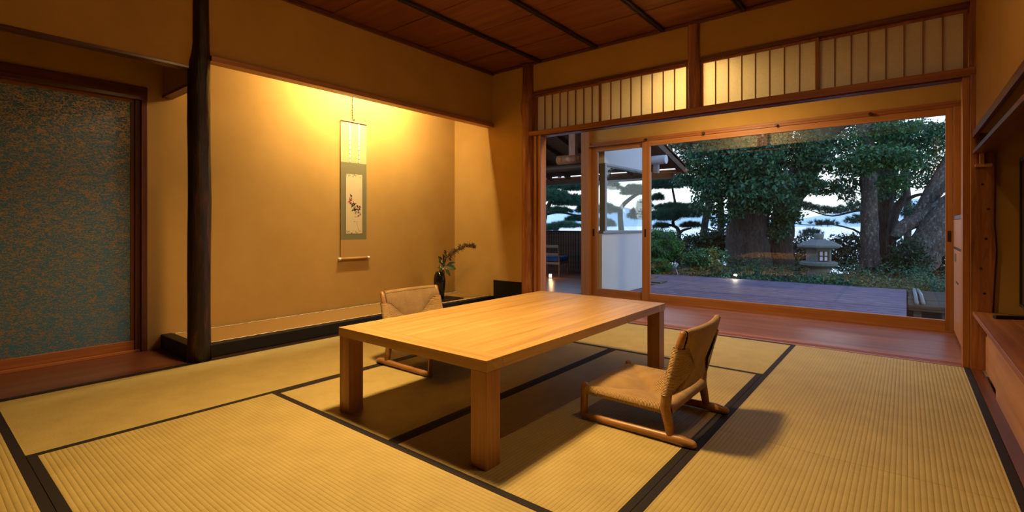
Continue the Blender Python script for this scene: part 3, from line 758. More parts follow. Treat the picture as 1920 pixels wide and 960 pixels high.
def leafblade(mb, base, d, L_, W_, up=V(0, 0, 1)):
    d = d.normalized(); s = d.cross(up)
    if s.length < .1: s = V(1, 0, 0)
    s.normalize(); nrm = s.cross(d).normalized()
    P = [base]
    for t_, w_ in ((.2, .6), (.45, 1), (.72, .72)):
        c = base + d * L_ * t_ - nrm * L_ * .12 * t_ * t_
        P += [c - s * W_ * w_ / 2 + nrm * W_ * .12, c - nrm * 0, c + s * W_ * w_ / 2 + nrm * W_ * .12]
    P.append(base + d * L_ - nrm * L_ * .14)
    mb.add(P, [(0, 1, 2), (0, 2, 3), (1, 4, 5, 2), (2, 5, 6, 3), (4, 7, 8, 5), (5, 8, 9, 6), (7, 10, 8), (8, 10, 9)])
mb = MB()
for (oy, oz, dy, dz, L_, W_) in ((.08, .075, 1, .35, .10, .038), (.08, .07, 1, -.25, .095, .045), (.05, .05, .6, -.9, .085, .038), (.03, .05, .5, -.7, .07, .03), (0, .09, -.9, .6, .07, .022), (0, .05, -1, .3, .06, .02),
                              (.0, .10, -.4, 1, .07, .022), (.04, .12, -.2, 1, .07, .022), (.03, .1, .8, .3, .07, .03), (.06, .10, .2, 1, .06, .02), (.02, .06, .1, .5, .06, .03), (.10, .16, -.6, .8, .07, .02), (.12, .16, .7, -.4, .06, .02), (.13, .2, -.7, .7, .06, .02), (.05, .14, -.8, .6, .06, .02)):
    leafblade(mb, B0 + V(random.uniform(-.01, .05), oy * .8, oz), V(random.uniform(-.1, .5), dy, dz), L_ * 1.25, W_ * 1.35, V(1, 0, .3))
mb.build('leaves', leafmat('arrangement_leaves', (.02, .045, .01), (.05, .09, .02), (.10, .15, .03), .35), fl, smooth=True)
mb = MB()
for _ in range(7):
    leafblade(mb, B0 + V(random.uniform(-.01, .02), .09 + random.uniform(-.03, .05), .17 + random.uniform(-.03, .03)), V(.1, random.uniform(-1, .6), random.uniform(.2, 1)), .05, .018, V(1, 0, .3))
mb.build('red_leaves', plain('dull_red_leaf', (.16, .035, .02), .6), fl)
mb = MB()
for (oy, oz) in ((-.01, .05), (.0, .085), (.015, .1), (.03, .07), (.035, .055), (.045, .075), (.02, .035), (.06, .03)):
    c = B0 + V(.02 + random.uniform(-.01, .01), oy, oz); mb.tube([c, c + V(.003, .0, .008), c + V(.004, .004, .018), c + V(.004, .006, .026)], [.002, .006, .006, .001], 7)
mb.build('white_buds', plain('bud_white', (.62, .58, .45), .6), fl, smooth=True)
mb = MB()
def along(t_):
    x = t_ * (len(plume) - 1); i = min(int(x), len(plume) - 2); return plume[i].lerp(plume[i + 1], x - i)
for i in range(230):
    t_ = .30 + .70 * (i / 230); p = along(t_); d = V(random.uniform(-1, 1), random.uniform(-.7, .7), random.uniform(-1, .9)).normalized() * random.uniform(.025, .075) * (1.25 - t_ * .75)
    mb.tube([p, p + d], [.0010, .0008], 4, False)
    for q in range(3):
        c = p + d * random.uniform(.3, 1) + V(random.gauss(0, .003), random.gauss(0, .004), random.gauss(0, .004)); mb.tube([c, c + V(0, random.uniform(-.006, .006), .008)], [.0030, .0016], 5)
mb.build('seed_plume', plain('brown_seeds', (.10, .055, .02), .7), fl)

# ================================================================== TELEVISION COUNTER
ct = empty('television_counter', (.6, 2.0, 0), 'built-in cedar counter with sliding panels along the right wall', 'counter')
MB().box(.315, 1.09, -1.745, WY - .03, .333, .358).build('countertop', M['cedar_y'], ct, .003)
p1 = MB().box(.372, .385, 3.42, WY - .04, .004, .333).build('sliding_panel', M['pale'], ct, .001)
MB().box(.352, .366, -1.75, 3.47, .004, .333).build('sliding_panel', M['pale'], ct, .001)
MB().box(.370, .374, 4.05, 4.075, .22, .26).build('finger_pull', M['black'], p1)
sh = empty('wall_shelf', (.36, 2.0, 1.32), 'pair of long dark cedar rails forming a slim shelf above the television recess', 'shelf')
MB().box(.315, .335, -1.75, WY - .03, 1.415, 1.455).build('upper_rail', M['redwood_y'], sh, .002)
MB().box(.315, .42, -1.75, WY - .03, 1.316, 1.338).build('lower_board', M['redwood_y'], sh, .002)
MB().box(.405, .42, -1.75, WY - .03, 1.338, 1.44).build('back_board', M['dark_wood'], sh)
br = MB().box(.345, .365, WY - .06, WY - .03, 1.25, 1.316).box(.325, .40, WY - .06, WY - .03, 1.235, 1.252).build('bracket', M['pale'], sh, .002)
tv = empty('television', (.52, 3.2, .358), 'black flat television on the counter, cut off by the right picture edge', 'television')
MB().box(.505, .535, 2.50, 3.975, .435, 1.25).build('screen', M['tv'], tv, .003)
MB().box(.500, .505, 2.49, 3.985, .425, .44).box(.500, .505, 2.49, 3.985, 1.24, 1.26).box(.500, .505, 3.97, 3.985, .44, 1.24).box(.500, .505, 2.49, 2.505, .44, 1.24).build('bezel', M['black'], tv)
MB().bar((.385, 3.86, .368), (.66, 4.00, .368), .028, .018).build('foot', M['black'], tv, .003)
MB().bar((.385, 2.75, .368), (.66, 2.62, .368), .028, .018).build('foot', M['black'], tv, .003)
MB().box(.512, .53, 3.91, 3.94, .37, .45).build('foot_neck', M['black'], tv)
MB().box(.512, .53, 2.66, 2.69, .37, .45).build('foot_neck', M['black'], tv)

# ================================================================== OUTSIDE
def leaf_mesh(name, clumps, size, mat, parent, aspect=.5, shell=.35, flat=0.0, seed=1, droop=.3):
    """clumps: (centre, (rx, ry, rz), count). Every leaf is a folded four-cornered blade."""
    rng = np.random.default_rng(seed); C_ = []; 
    for c, r, n in clumps:
        d = rng.normal(size=(n, 3)); d /= np.linalg.norm(d, axis=1)[:, None]
        rad = (shell + (1 - shell) * rng.random(n)) ** .6
        p = d * rad[:, None]; bump_ = 1 + .22 * np.sin(d[:, 0] * 7 + c[0] * 3) * np.sin(d[:, 2] * 6 + c[2]) + .12 * np.sin(d[:, 1] * 11)
        C_.append(np.array(c) + p * bump_[:, None] * np.array(r))
    P = np.concatenate(C_); n = len(P)
    a = rng.normal(size=(n, 3)); a[:, 2] = a[:, 2] * (1 - flat) - droop; a /= np.linalg.norm(a, axis=1)[:, None]
    up = rng.normal(size=(n, 3)) * (.9 - .6 * flat); up[:, 2] += .9
    b = np.cross(a, up); b /= np.linalg.norm(b, axis=1)[:, None] + 1e-9
    nn = np.cross(b, a)
    L_ = size * rng.uniform(.65, 1.3, n)[:, None]; w_ = L_ * aspect
    v0 = P; v1 = P + a * L_ * .5 + b * w_ * .5 + nn * w_ * .12; v2 = P + a * L_ - nn * L_ * .1; v3 = P + a * L_ * .5 - b * w_ * .5 + nn * w_ * .12
    co = np.stack([v0, v1, v2, v3], 1).reshape(-1, 3).astype(np.float32)
    off = V(0, 0, 0); q = parent
    while q is not None: off += q.location; q = q.parent
    co -= np.array(off, np.float32)
    me = bpy.data.meshes.new(name); me.vertices.add(4 * n); me.vertices.foreach_set('co', co.ravel())
    me.loops.add(4 * n); me.loops.foreach_set('vertex_index', np.arange(4 * n, dtype=np.int32))
    me.polygons.add(n); me.polygons.foreach_set('loop_start', np.arange(0, 4 * n, 4, dtype=np.int32)); me.polygons.foreach_set('loop_total', np.full(n, 4, np.int32))
    me.update(); me.materials.append(mat)
    o = bpy.data.objects.new(name, me); COL.objects.link(o)
    if parent is not None: o.parent = parent
    return o
def needles(name, pads, parent, seed=1, tuft=.115, per=30):
    """pine pads: (centre, (rx, ry, rz), tufts); every tuft is a fan of thin needles pointing up and outward"""
    rng = np.random.default_rng(seed); T = []; D = []
    for c, r, n in pads:
        r = (r[0] * 1.12, r[1] * 1.1, r[2] * 1.5); n = int(n * 1.25)
        d = rng.normal(size=(n, 3)); d /= np.linalg.norm(d, axis=1)[:, None]
        p = d * (rng.random(n) ** .4)[:, None]; p[:, 2] = np.abs(p[:, 2]) * .9 - .2
        T.append(np.array(c) + p * np.array(r)); dd = d.copy(); dd[:, 2] = np.abs(dd[:, 2]) + .5; D.append(dd)
    T = np.repeat(np.concatenate(T), per, 0); D = np.repeat(np.concatenate(D), per, 0); n = len(T)
    a = D * .55 + rng.normal(size=(n, 3)) * .6; a /= np.linalg.norm(a, axis=1)[:, None]
    s_ = np.cross(a, rng.normal(size=(n, 3))); s_ /= np.linalg.norm(s_, axis=1)[:, None]
    L_ = tuft * rng.uniform(.7, 1.2, n)[:, None]; w_ = .0035
    v = np.stack([T - s_ * w_, T + s_ * w_, T + a * L_], 1).reshape(-1, 3).astype(np.float32)
    off = V(0, 0, 0); q = parent
    while q is not None: off += q.location; q = q.parent
    v -= np.array(off, np.float32)
    me = bpy.data.meshes.new(name); me.vertices.add(3 * n); me.vertices.foreach_set('co', v.ravel())
    me.loops.add(3 * n); me.loops.foreach_set('vertex_index', np.arange(3 * n, dtype=np.int32))
    me.polygons.add(n); me.polygons.foreach_set('loop_start', np.arange(0, 3 * n, 3, dtype=np.int32)); me.polygons.foreach_set('loop_total', np.full(n, 3, np.int32))
    me.update(); me.materials.append(M['pine']); o = bpy.data.objects.new(name, me); COL.objects.link(o); o.parent = parent; return o
def C(u, v, d, ru, rv, n, rd=None):
    k_ = d / F_PX; c = at(u, v, d); rx, rz = ru * k_, rv * k_
    return (tuple(c), (rx, rd or (rx + rz) * .5, rz), n)
def limb(mb, pts, rads, n=12, jit=.10, sub=4):
    """a bark-rough limb through (u, v, depth) points, thickness in pixels there"""
    P = [at(*p) for p in pts]; R = [r * p[2] / F_PX for r, p in zip(rads, pts)]
    Q = []; S = []
    for i in range(len(P) - 1):
        p0 = P[max(i - 1, 0)]; p1 = P[i]; p2 = P[i + 1]; p3 = P[min(i + 2, len(P) - 1)]
        for j in range(sub):
            t_ = j / sub
            Q.append(.5 * ((2 * p1) + (p2 - p0) * t_ + (2 * p0 - 5 * p1 + 4 * p2 - p3) * t_ ** 2 + (3 * p1 - p0 - 3 * p2 + p3) * t_ ** 3)); S.append(R[i] + (R[i + 1] - R[i]) * t_)
    Q.append(P[-1]); S.append(R[-1]); mb.tube(Q, S, n, True, jit); return mb

# ---- deck, ground, water, far shore
struct('floor_deck', M['deck'], -2.95, 0.0, GX + .10, 8.74, -.10, -.012)
struct('floor_deck_far', M['deck'], -4.6, -2.95, 7.12, 8.74, -.10, -.012)
mb = MB()
xs = [-22 + i * .8 for i in range(46)]; ys = [5.3, 8.70, 8.78, 9.2, 9.8, 10.6, 11.5, 12.4, 13.2, 14.0, 15.5, 18.0]
zs = [-.60, -.60, -.13, -.13, -.12, -.10, -.10, -.12, -.30, -1.0, -2.2, -3.3]
random.seed(2)
vs = [(x, y + (random.uniform(-.1, .1) if 9 < y < 17 else 0), z + (random.uniform(-.05, .05) if y > 9 else 0)) for y, z in zip(ys, zs) for x in xs]
n = len(xs)
mb.add(vs, [(j * n + i, j * n + i + 1, (j + 1) * n + i + 1, (j + 1) * n + i) for j in range(len(ys) - 1) for i in range(n - 1)])
mb.build('garden_ground', M['soil'], smooth=True, kind='structure')
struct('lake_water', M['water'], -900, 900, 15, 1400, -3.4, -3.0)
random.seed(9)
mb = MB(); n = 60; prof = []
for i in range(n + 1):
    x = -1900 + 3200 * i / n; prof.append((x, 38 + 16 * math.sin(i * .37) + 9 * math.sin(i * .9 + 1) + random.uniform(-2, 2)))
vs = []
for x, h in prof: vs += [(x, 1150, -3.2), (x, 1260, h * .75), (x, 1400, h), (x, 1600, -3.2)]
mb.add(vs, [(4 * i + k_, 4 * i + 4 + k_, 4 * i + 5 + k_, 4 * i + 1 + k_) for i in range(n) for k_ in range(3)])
mb.build('far_hills', M['hazed_hill'], smooth=True, kind='structure')

# ---- garden annex seen through the left doors
AX = -2.97
an = empty('garden_annex', (-4.4, 6.8, 0), 'low sunroom wing with white plaster wall and sloping rafter roof left of the deck', 'building')
def roofz(y): return 2.06 - .266 * (y - 7.02)
MB().box(AX - .09, AX, GX + .045, 7.02, -.10, .775).box(-3.95, AX - .09, 6.93, 7.02, -.10, .775).build('lower_wall', M['white_plaster'], an)
mb = MB(); mb.add([(AX - .09, GX + .11, 1.66), (AX - .09, 7.02, 1.66), (AX - .09, 7.02, roofz(7.02)), (AX - .09, GX + .11, roofz(GX + .11)), (AX, GX + .11, 1.66), (AX, 7.02, 1.66), (AX, 7.02, roofz(7.02)), (AX, GX + .11, roofz(GX + .11))],
                  [(0, 1, 2, 3), (7, 6, 5, 4), (0, 4, 5, 1), (1, 5, 6, 2), (2, 6, 7, 3), (3, 7, 4, 0)]); mb.build('gable_wall', M['white_plaster'], an)
wf = MB().box(AX - .08, AX + .02, GX + .045, 7.03, .775, .805).box(AX - .07, AX + .01, GX + .11, 7.03, 1.635, 1.665).box(AX - .07, AX + .01, 6.96, 7.03, .80, 1.64).box(AX - .07, AX + .01, GX + .11, GX + .16, .80, 1.64).build('window_frame', M['grey_metal'], an, .003)
MB().box(AX - .035, AX - .029, GX + .15, 6.97, .80, 1.64).build('glass_pane', M['glass'], wf)
wf = MB().box(-3.95, AX - .07, 6.95, 7.02, .775, .80).box(-3.95, AX - .07, 6.95, 7.02, 1.55, 1.58).box(-3.97, -3.90, 6.95, 7.02, .80, 2.0).build('window_frame', M['grey_metal'], an, .003)
MB().box(-3.91, AX - .07, 6.98, 6.986, .80, 1.56).build('glass_pane', M['glass'], wf)
MB().box(-4.02, -3.95, 6.93, 8.06, -.10, .775).box(-6.5, -3.95, 8.03, 8.09, -.10, .745).box(-6.5, -6.4, WY + .1, 8.09, -.10, 2.6).build('inner_wall', M['dark_wood'], an)
mb = MB()
i = 0
for k_ in range(44):
    x = -6.4 + .055 * k_
    if x < -4.02: mb.box(x, x + .045, 8.012, 8.03, .06, .74)
mb.build('slat_cladding', M['dark_wood'], an)
MB().box(-6.5, -3.95, 8.0, 8.11, .745, .772).build('wall_cap', M['lacquer'], an)
ye = 8.15
mb = MB(); mb.add([(-6.6, 4.25, roofz(4.25) + .08), (-2.85, GX + .10, roofz(GX + .1) + .08), (-2.85, ye, roofz(ye) + .08), (-6.6, ye, roofz(ye) + .08), (-6.6, 4.25, roofz(4.25) + .12), (-2.85, GX + .1, roofz(GX + .1) + .12), (-2.85, ye, roofz(ye) + .12), (-6.6, ye, roofz(ye) + .12)], [])
mb = MB()
def slab(x0, x1, y0, y1, a, b): mb.add([(x0, y0, roofz(y0) + a), (x1, y0, roofz(y0) + a), (x1, y1, roofz(y1) + a), (x0, y1, roofz(y1) + a), (x0, y0, roofz(y0) + b), (x1, y0, roofz(y0) + b), (x1, y1, roofz(y1) + b), (x0, y1, roofz(y1) + b)], [(3, 2, 1, 0), (4, 5, 6, 7), (0, 1, 5, 4), (1, 2, 6, 5), (2, 3, 7, 6), (3, 0, 4, 7)])
slab(-6.6, -3.13, 4.25, ye, .07, .11); slab(-3.13, -2.85, GX + .12, ye, .07, .11)
mb.build('roof', M['dark_wood'], an)
for j in range(9):
    x = -6.4 + j * .43
    if x > -2.9: break
    mb = MB(); slab(x, x + .045, 4.3 if x < -3.2 else GX + .13, ye, 0, .07); mb.build('rafter', M['dark_wood'], an)
mb = MB(); slab(-2.90, -2.85, GX + .13, ye, -.02, .13); mb.build('barge_board', M['dark_wood'], an)
MB().tube([(-6.6, ye + .03, roofz(ye) + .02), (-2.84, ye + .03, roofz(ye) + .02)], .038, 12).build('gutter', plain('warm_light_tint_gutter', (.38, .12, .05), .5, .5, .3), an, smooth=True)  # orange of the warm light on the eave is put into the gutter colour
lg = MB().tube([(-3.06, 7.09, 1.85), (-2.76, 7.09, 1.85)], .066, 20).build('purlin_end', M['white_plaster'], an, smooth=False)
MB().tube([(-6.4, 7.09, 1.85), (-3.06, 7.09, 1.85)], .06, 16).build('purlin', M['dark_wood'], an, smooth=True)
MB().box(-2.95, -2.88, 7.06, 7.13, 1.66, 1.785).build('bracket_block', M['grey_metal'], an)
MB().box(-6.4, -3.0, 8.0, 8.07, 1.66, 1.74).build('eave_beam', M['dark_wood'], an)
MB().tube([(-3.86, 5.88, 1.80), (-3.40, 5.88, 1.80)], .062, 18).build('short_beam', M['peeled'], an, smooth=True)
MB().box(-3.66, -3.56, 5.84, 5.92, 1.84, 2.36).build('hanging_post', M['peeled'], an)
# annex chair
M['annex_wood'] = plain('annex_chair_wood', (.09, .045, .025), .5)
ac = empty('lounge_chair', (0, 0, 0), 'dark wooden lounge chair with a blue cushion in the dim sunroom', 'chair')
for s in (-1, 1):
    MB().tube([(-.22, s * .25, 0), (-.22, s * .25, .30), (-.27, s * .25, .56)], .017, 8).build('back_leg', M['annex_wood'], ac, local=True)
    MB().tube([(.24, s * .25, 0), (.24, s * .25, .26)], .017, 8).build('front_leg', M['annex_wood'], ac, local=True)
    MB().bar((-.24, s * .25, .24), (.26, s * .25, .25), .03, .04).build('side_rail', M['annex_wood'], ac, local=True)
MB().bar((-.27, -.26, .545), (-.27, .26, .545), .03, .05).bar((-.235, -.25, .40), (-.235, .25, .40), .02, .04).build('back_rail', M['annex_wood'], ac, local=True)
for q_ in (.24, -.22): MB().bar((q_, -.25, .24), (q_, .25, .24), .03, .04).build('seat_rail', M['annex_wood'], ac, local=True)
MB().box(-.22, .28, -.25, .25, .262, .355).build('cushion', M['blue_cloth'], ac, .03, local=True, seg=3)
p = at(1037, 516, 8.65); ac.location = (p.x, p.y, .0); ac.scale = (.84, .78, .95); ac.rotation_euler = (0, 0, math.radians(100))
al = empty('floor_lantern', (-4.62, 6.80, 0), 'small glowing floor lantern on the dark sunroom floor', 'lamp')
MB().lathe([(.03, 0), (.032, .008), (.02, .012), (.0, .012)], (-4.62, 6.80, 0), 16).build('base', M['black'], al)
MB().lathe([(.022, .012), (.024, .03), (.022, .065), (.0, .066)], (-4.62, 6.80, 0), 16).build('lit_shade', emit('lit_lantern_paper', (1, .72, .42), 9), al, smooth=True)
point('floor_lantern_light', (-4.60, 6.80, .14), .03, 1.1, (1, .55, .22))

# ---- deck things
st = empty('plank_step', (.45, 7.8, -.1), 'weathered plank bridge at the right end of the deck with bamboo lying across it', 'bridge')
for i in range(6):
    y0 = 7.10 + i * .27; dx = random.uniform(-.02, .02)
    MB().box(.015 + dx * .2, 1.9, y0, y0 + .262, -.075 + random.uniform(-.004, .004), -.012 + random.uniform(-.006, .004)).build('plank', M['old_plank'], st, .006)
for x in (.06, .30, .55, .95):
    MB().box(x, x + .07, 7.13, 7.20, -.6, -.076).build('support_post', M['old_plank'], st)
for dx in (0, .055):
    o = MB().tube([(.09 + dx, 7.08 + dx, .012), (.085 + dx, 8.0, .014), (.08 + dx * .7, 8.62 - dx, .013)], .019, 10).build('bamboo_pole', M['bamboo'], smooth=True)
    tag(o, 'pale grey bamboo pole across the plank bridge, %s of the pair' % ('left' if dx == 0 else 'right'), 'pole', 'bamboo poles on the plank bridge')
o = MB().box(-3.45, -2.93, 7.28, 7.56, -.010, .008).build('dark_slab', M['black']); tag(o, 'thin dark rectangle on the deck beside the white sunroom wall', 'mat')  # thin near-black slab lying on the deck boards
dl = empty('deck_spotlight', tuple(at(1380, 519, 8.2)), 'small bright spotlight at the far edge of the deck', 'lamp')
dp = dl.location
MB().lathe([(.045, 0), (.045, .012), (.012, .016), (.012, .03), (.03, .034), (.036, .07), (.034, .072), (.0, .072)], (dp.x, dp.y, -.012), 16).build('housing', M['black'], dl)
MB().lathe([(.0, 0), (.020, .002), (.026, .012), (.020, .024), (.0, .028)], (dp.x - .0, dp.y - .04, .040), 14).build('lit_lens', M['bulb'], dl, smooth=True)
point('deck_spotlight_light', (dp.x + .01, dp.y - .09, .075), .02, 2.2, (1, .86, .62))
p = at(1268, 500, 8.8)
gs = empty('garden_spotlight', (p.x, p.y, -.12), 'grey unlit garden spotlight on a bent stem left of the leafy bush', 'lamp')
MB().tube([(p.x, p.y, -.13), (p.x + .02, p.y, .02), (p.x - .01, p.y, .10)], .014, 8).build('stem', M['grey_metal'], gs, smooth=True)
MB().tube([(p.x - .06, p.y - .02, .06), (p.x + .02, p.y, .20)], [.036, .028], 14).build('head', M['grey_metal'], gs, smooth=True)

# ---- stone lantern
LP = at(1535, 421.5, 8.55); lx, ly = LP.x, LP.y
sl = empty('stone_lantern', (lx, ly, -.13), 'grey granite garden lantern with broad hexagonal roof and four-paned window, behind the deck', 'lantern')
def zpx(v): return EYE - (v - HORIZON) / F_PX * 8.55
def hexa(mb, prof, n=6, rot=.3):
    vs = []
    for r, z in prof:
        for k_ in range(n):
            a = rot + 2 * PI * k_ / n; vs.append((lx + r * math.cos(a), ly + r * math.sin(a), z))
    m = len(prof)
    mb.add(vs, [(i * n + k_, i * n + (k_ + 1) % n, (i + 1) * n + (k_ + 1) % n, (i + 1) * n + k_) for i in range(m - 1) for k_ in range(n)] + [tuple(range(n - 1, -1, -1)), tuple((m - 1) * n + k_ for k_ in range(n))]); return mb
MB().lathe([(.175, -.16), (.172, zpx(512)), (.168, zpx(511)), (.166, zpx(502)), (.16, zpx(501))], (lx, ly, 0), 28).build('pedestal', M['stone'], sl, .004)
hexa(MB(), [(.20, zpx(502)), (.275, zpx(497)), (.28, zpx(491.5)), (.25, zpx(489.5))], 24).build('platform', M['stone'], sl, .006)
fb = hexa(MB(), [(.205, zpx(489.6)), (.205, zpx(464.5))], 6, .52).build('light_chamber', M['stone'], sl, .004)
hexa(MB(), [(.33, zpx(465)), (.352, zpx(462.5)), (.352, zpx(459)), (.22, zpx(452)), (.09, zpx(448.5))], 6, .52).build('roof', M['stone'], sl, .008)
MB().lathe([(.075, zpx(449.5)), (.072, zpx(445)), (.080, zpx(441)), (.076, zpx(439)), (.05, zpx(438)), (.0, zpx(437.7))], (lx, ly, 0), 20).build('finial', M['stone'], sl, smooth=True)
# window on the chamber face that looks back to the room
best = None
for k_ in range(6):
    a = .52 + PI / 6 + 2 * PI * k_ / 6; n_ = V(math.cos(a), math.sin(a), 0); d_ = n_.dot(V(-lx, -ly, 0).normalized())
    if best is None or d_ > best[0]: best = (d_, n_)
n_ = best[1]; tng = V(-n_.y, n_.x, 0); fc = V(lx, ly, (zpx(470) + zpx(488)) / 2) + n_ * (.205 * math.cos(PI / 6) + .001)
hh_ = (zpx(470) - zpx(488)) / 2; ww_ = .072
M['lantern_paper'] = plain('lantern_paper', (.62, .60, .72), .8)
pn = MB().bar(fc - V(0, 0, hh_), fc + V(0, 0, hh_), ww_ * 2, .006, n_).build('window_paper', M['lantern_paper'], fb)
mb = MB(); up_ = V(0, 0, 1)
for s in (-1, 0, 1): mb.bar(fc + tng * s * ww_ - up_ * hh_ + n_ * .006, fc + tng * s * ww_ + up_ * hh_ + n_ * .006, .024, .010, n_)
for s in (-1, 0, 1): mb.bar(fc - tng * ww_ + up_ * hh_ * s + n_ * .006, fc + tng * ww_ + up_ * hh_ * s + n_ * .006, .014, .024, n_)
mb.build('window_bars', M['dark_wood'], fb)

# ---- trees
def tree(name, label, cat, base, limbs, clumps, bark, leaf, size=.075, seed=1, group='trees behind the deck', twigs=0, **k):
    t_ = empty(name, tuple(at(*base)), label, cat, group); random.seed(seed)
    mb = MB()
    for pts, rads in limbs: limb(mb, pts, rads)
    mb.build('trunk', bark, t_, smooth=True)
    if clumps: leaf_mesh('foliage', clumps, size, leaf, t_, seed=seed, **k)
    return t_
D1 = 11.0
tree('camphor_tree', 'massive ridged old tree trunk left of centre in the garden, behind the deck spotlight', 'tree', (1404, 500, D1),
     [([(1404, 506, D1), (1403, 480, D1), (1401, 440, D1), (1402, 395, D1), (1400, 340, D1), (1392, 270, D1), (1380, 180, D1)], [43, 38, 35.5, 34, 32, 30, 24]),
      ([(1432, 505, D1 - .2), (1431, 450, D1 - .2), (1436, 390, D1 - .1), (1452, 320, D1), (1462, 220, D1)], [10, 7, 9, 12, 10]),
      ([(1398, 350, D1), (1360, 300, D1), (1310, 270, D1 - .3), (1260, 262, D1 - .5)], [16, 9, 4, 2]),
      ([(1330, 282, D1 - .2), (1300, 305, D1 - .3), (1270, 308, D1 - .4)], [4, 2.5, 1.5])],
     [C(1330, 300, 10.5, 55, 30, 2200), C(1345, 345, 10.4, 45, 30, 1700), C(1400, 300, 10.0, 60, 38, 3000), C(1440, 350, 9.9, 45, 30, 1700), C(1420, 385, 10.0, 30, 16, 500),
      C(1415, 360, 9.8, 52, 26, 1800), C(1470, 380, 10.0, 26, 22, 600), C(1380, 395, 10.2, 20, 14, 300), C(1380, 260, 10.6, 90, 28, 3600), C(1300, 255, 11, 50, 22, 1100), C(1290, 330, 11, 34, 20, 700), C(1460, 285, 10.5, 50, 35, 2400), C(1330, 385, 10.8, 34, 22, 750), C(1350, 412, 10.6, 18, 14, 260), C(1395, 225, 10.5, 110, 30, 3500)],
     M['bark_dark'], M['leaf'], .085, 21)
tree('leaning_tree', 'dark thick trunk leaning right, just left of the stone lantern', 'tree', (1462, 498, 11.3),
     [([(1458, 505, 11.3), (1462, 470, 11.3), (1466, 430, 11.3), (1474, 390, 11.2), (1497, 340, 11.1), (1527, 285, 11.0), (1545, 220, 11), (1560, 130, 11)], [30, 23, 21, 22, 24, 26, 24, 18]),
      ([(1545, 262, 11), (1580, 235, 10.8), (1620, 215, 10.6)], [12, 8, 6])],
     [C(1475, 400, 10.6, 28, 25, 900), C(1500, 345, 10.2, 40, 22, 1200), C(1545, 352, 10.5, 34, 14, 650), C(1530, 300, 10.3, 40, 26, 1400), C(1490, 260, 10.4, 45, 26, 1400), C(1560, 268, 10.4, 24, 24, 500), C(1455, 430, 10.8, 25, 22, 500), C(1590, 345, 10.7, 25, 16, 450)],
     M['bark_dark'], M['leaf'], .08, 22)
tree('straight_tree', 'straight upright tree trunk with pale lichen patches, right of the stone lantern', 'tree', (1630, 505, 10.4),
     [([(1630, 512, 10.4), (1631, 495, 10.4), (1631, 450, 10.4), (1630, 400, 10.4), (1628, 330, 10.4), (1621, 240, 10.4), (1618, 150, 10.4)], [22, 17, 14.5, 13.5, 13, 11.5, 10])],
     [C(1610, 310, 9.6, 45, 20, 1400), C(1640, 290, 9.4, 42, 18, 1100), C(1600, 270, 10.4, 30, 22, 600), C(1665, 245, 10.2, 50, 20, 1500), C(1590, 365, 10.9, 18, 14, 260), C(1690, 300, 9.4, 40, 20, 1100), C(1672, 340, 9.8, 26, 18, 500)],
     M['bark'], M['leaf_mid'], .078, 23, flat=.3)
tree('shaded_tree', 'shadowed dark trunk right behind the straight lichen-patched trunk', 'tree', (1658, 500, 11.4),
     [([(1657, 505, 11.4), (1657, 460, 11.4), (1656, 400, 11.4), (1662, 330, 11.4), (1664, 250, 11.4), (1668, 150, 11.4)], [16, 14, 14, 17, 16, 14])],
     [C(1655, 350, 11.0, 34, 26, 1000), C(1660, 280, 10.9, 60, 34, 2400), C(1720, 250, 10.6, 55, 24, 1400), C(1640, 235, 11, 40, 20, 900)], M['bark_dark'], M['leaf'], .08, 24)
tree('forked_tree', 'slender forked tree with a thin branch reaching right, beside the leaning giant trunk', 'tree', (1672, 500, 11.0),
     [([(1671, 505, 11), (1671, 460, 11), (1674, 415, 11), (1684, 388, 11), (1694, 368, 11), (1698, 330, 11)], [9, 7.5, 7, 7, 5, 3.5]),
      ([(1684, 390, 11), (1705, 372, 11), (1728, 364, 11), (1752, 362, 11)], [5.5, 3.4, 2.6, 1.6])],
     [C(1715, 335, 10.6, 36, 18, 700), C(1740, 300, 10.4, 34, 22, 800), C(1755, 262, 10.3, 34, 26, 800), C(1730, 392, 11.3, 26, 18, 300), C(1765, 345, 10.8, 16, 20, 220)], M['bark_dark'], M['leaf'], .075, 25)
tree('giant_leaning_tree', 'huge furrowed grey trunk leaning out of the picture at the right window edge', 'tree', (1718, 520, 9.8),
     [([(1706, 528, 9.8), (1718, 500, 9.8), (1738, 462, 9.8), (1768, 425, 9.7), (1815, 385, 9.6), (1880, 330, 9.5)], [34, 27, 30, 33, 34, 32]),
      ([(1676, 446, 10.0), (1696, 424, 10.0), (1728, 410, 10.0), (1768, 384, 9.9), (1820, 350, 9.8)], [7, 12, 13, 13, 14]),
      ([(1716, 420, 10.3), (1738, 380, 10.3), (1765, 335, 10.2), (1800, 270, 10.1)], [12, 13, 14, 13])],
     [C(1700, 470, 9.5, 28, 30, 900), C(1722, 492, 9.4, 25, 22, 500), C(1690, 500, 9.5, 26, 14, 400)], M['bark'], M['leaf_dark'], .06, 26)

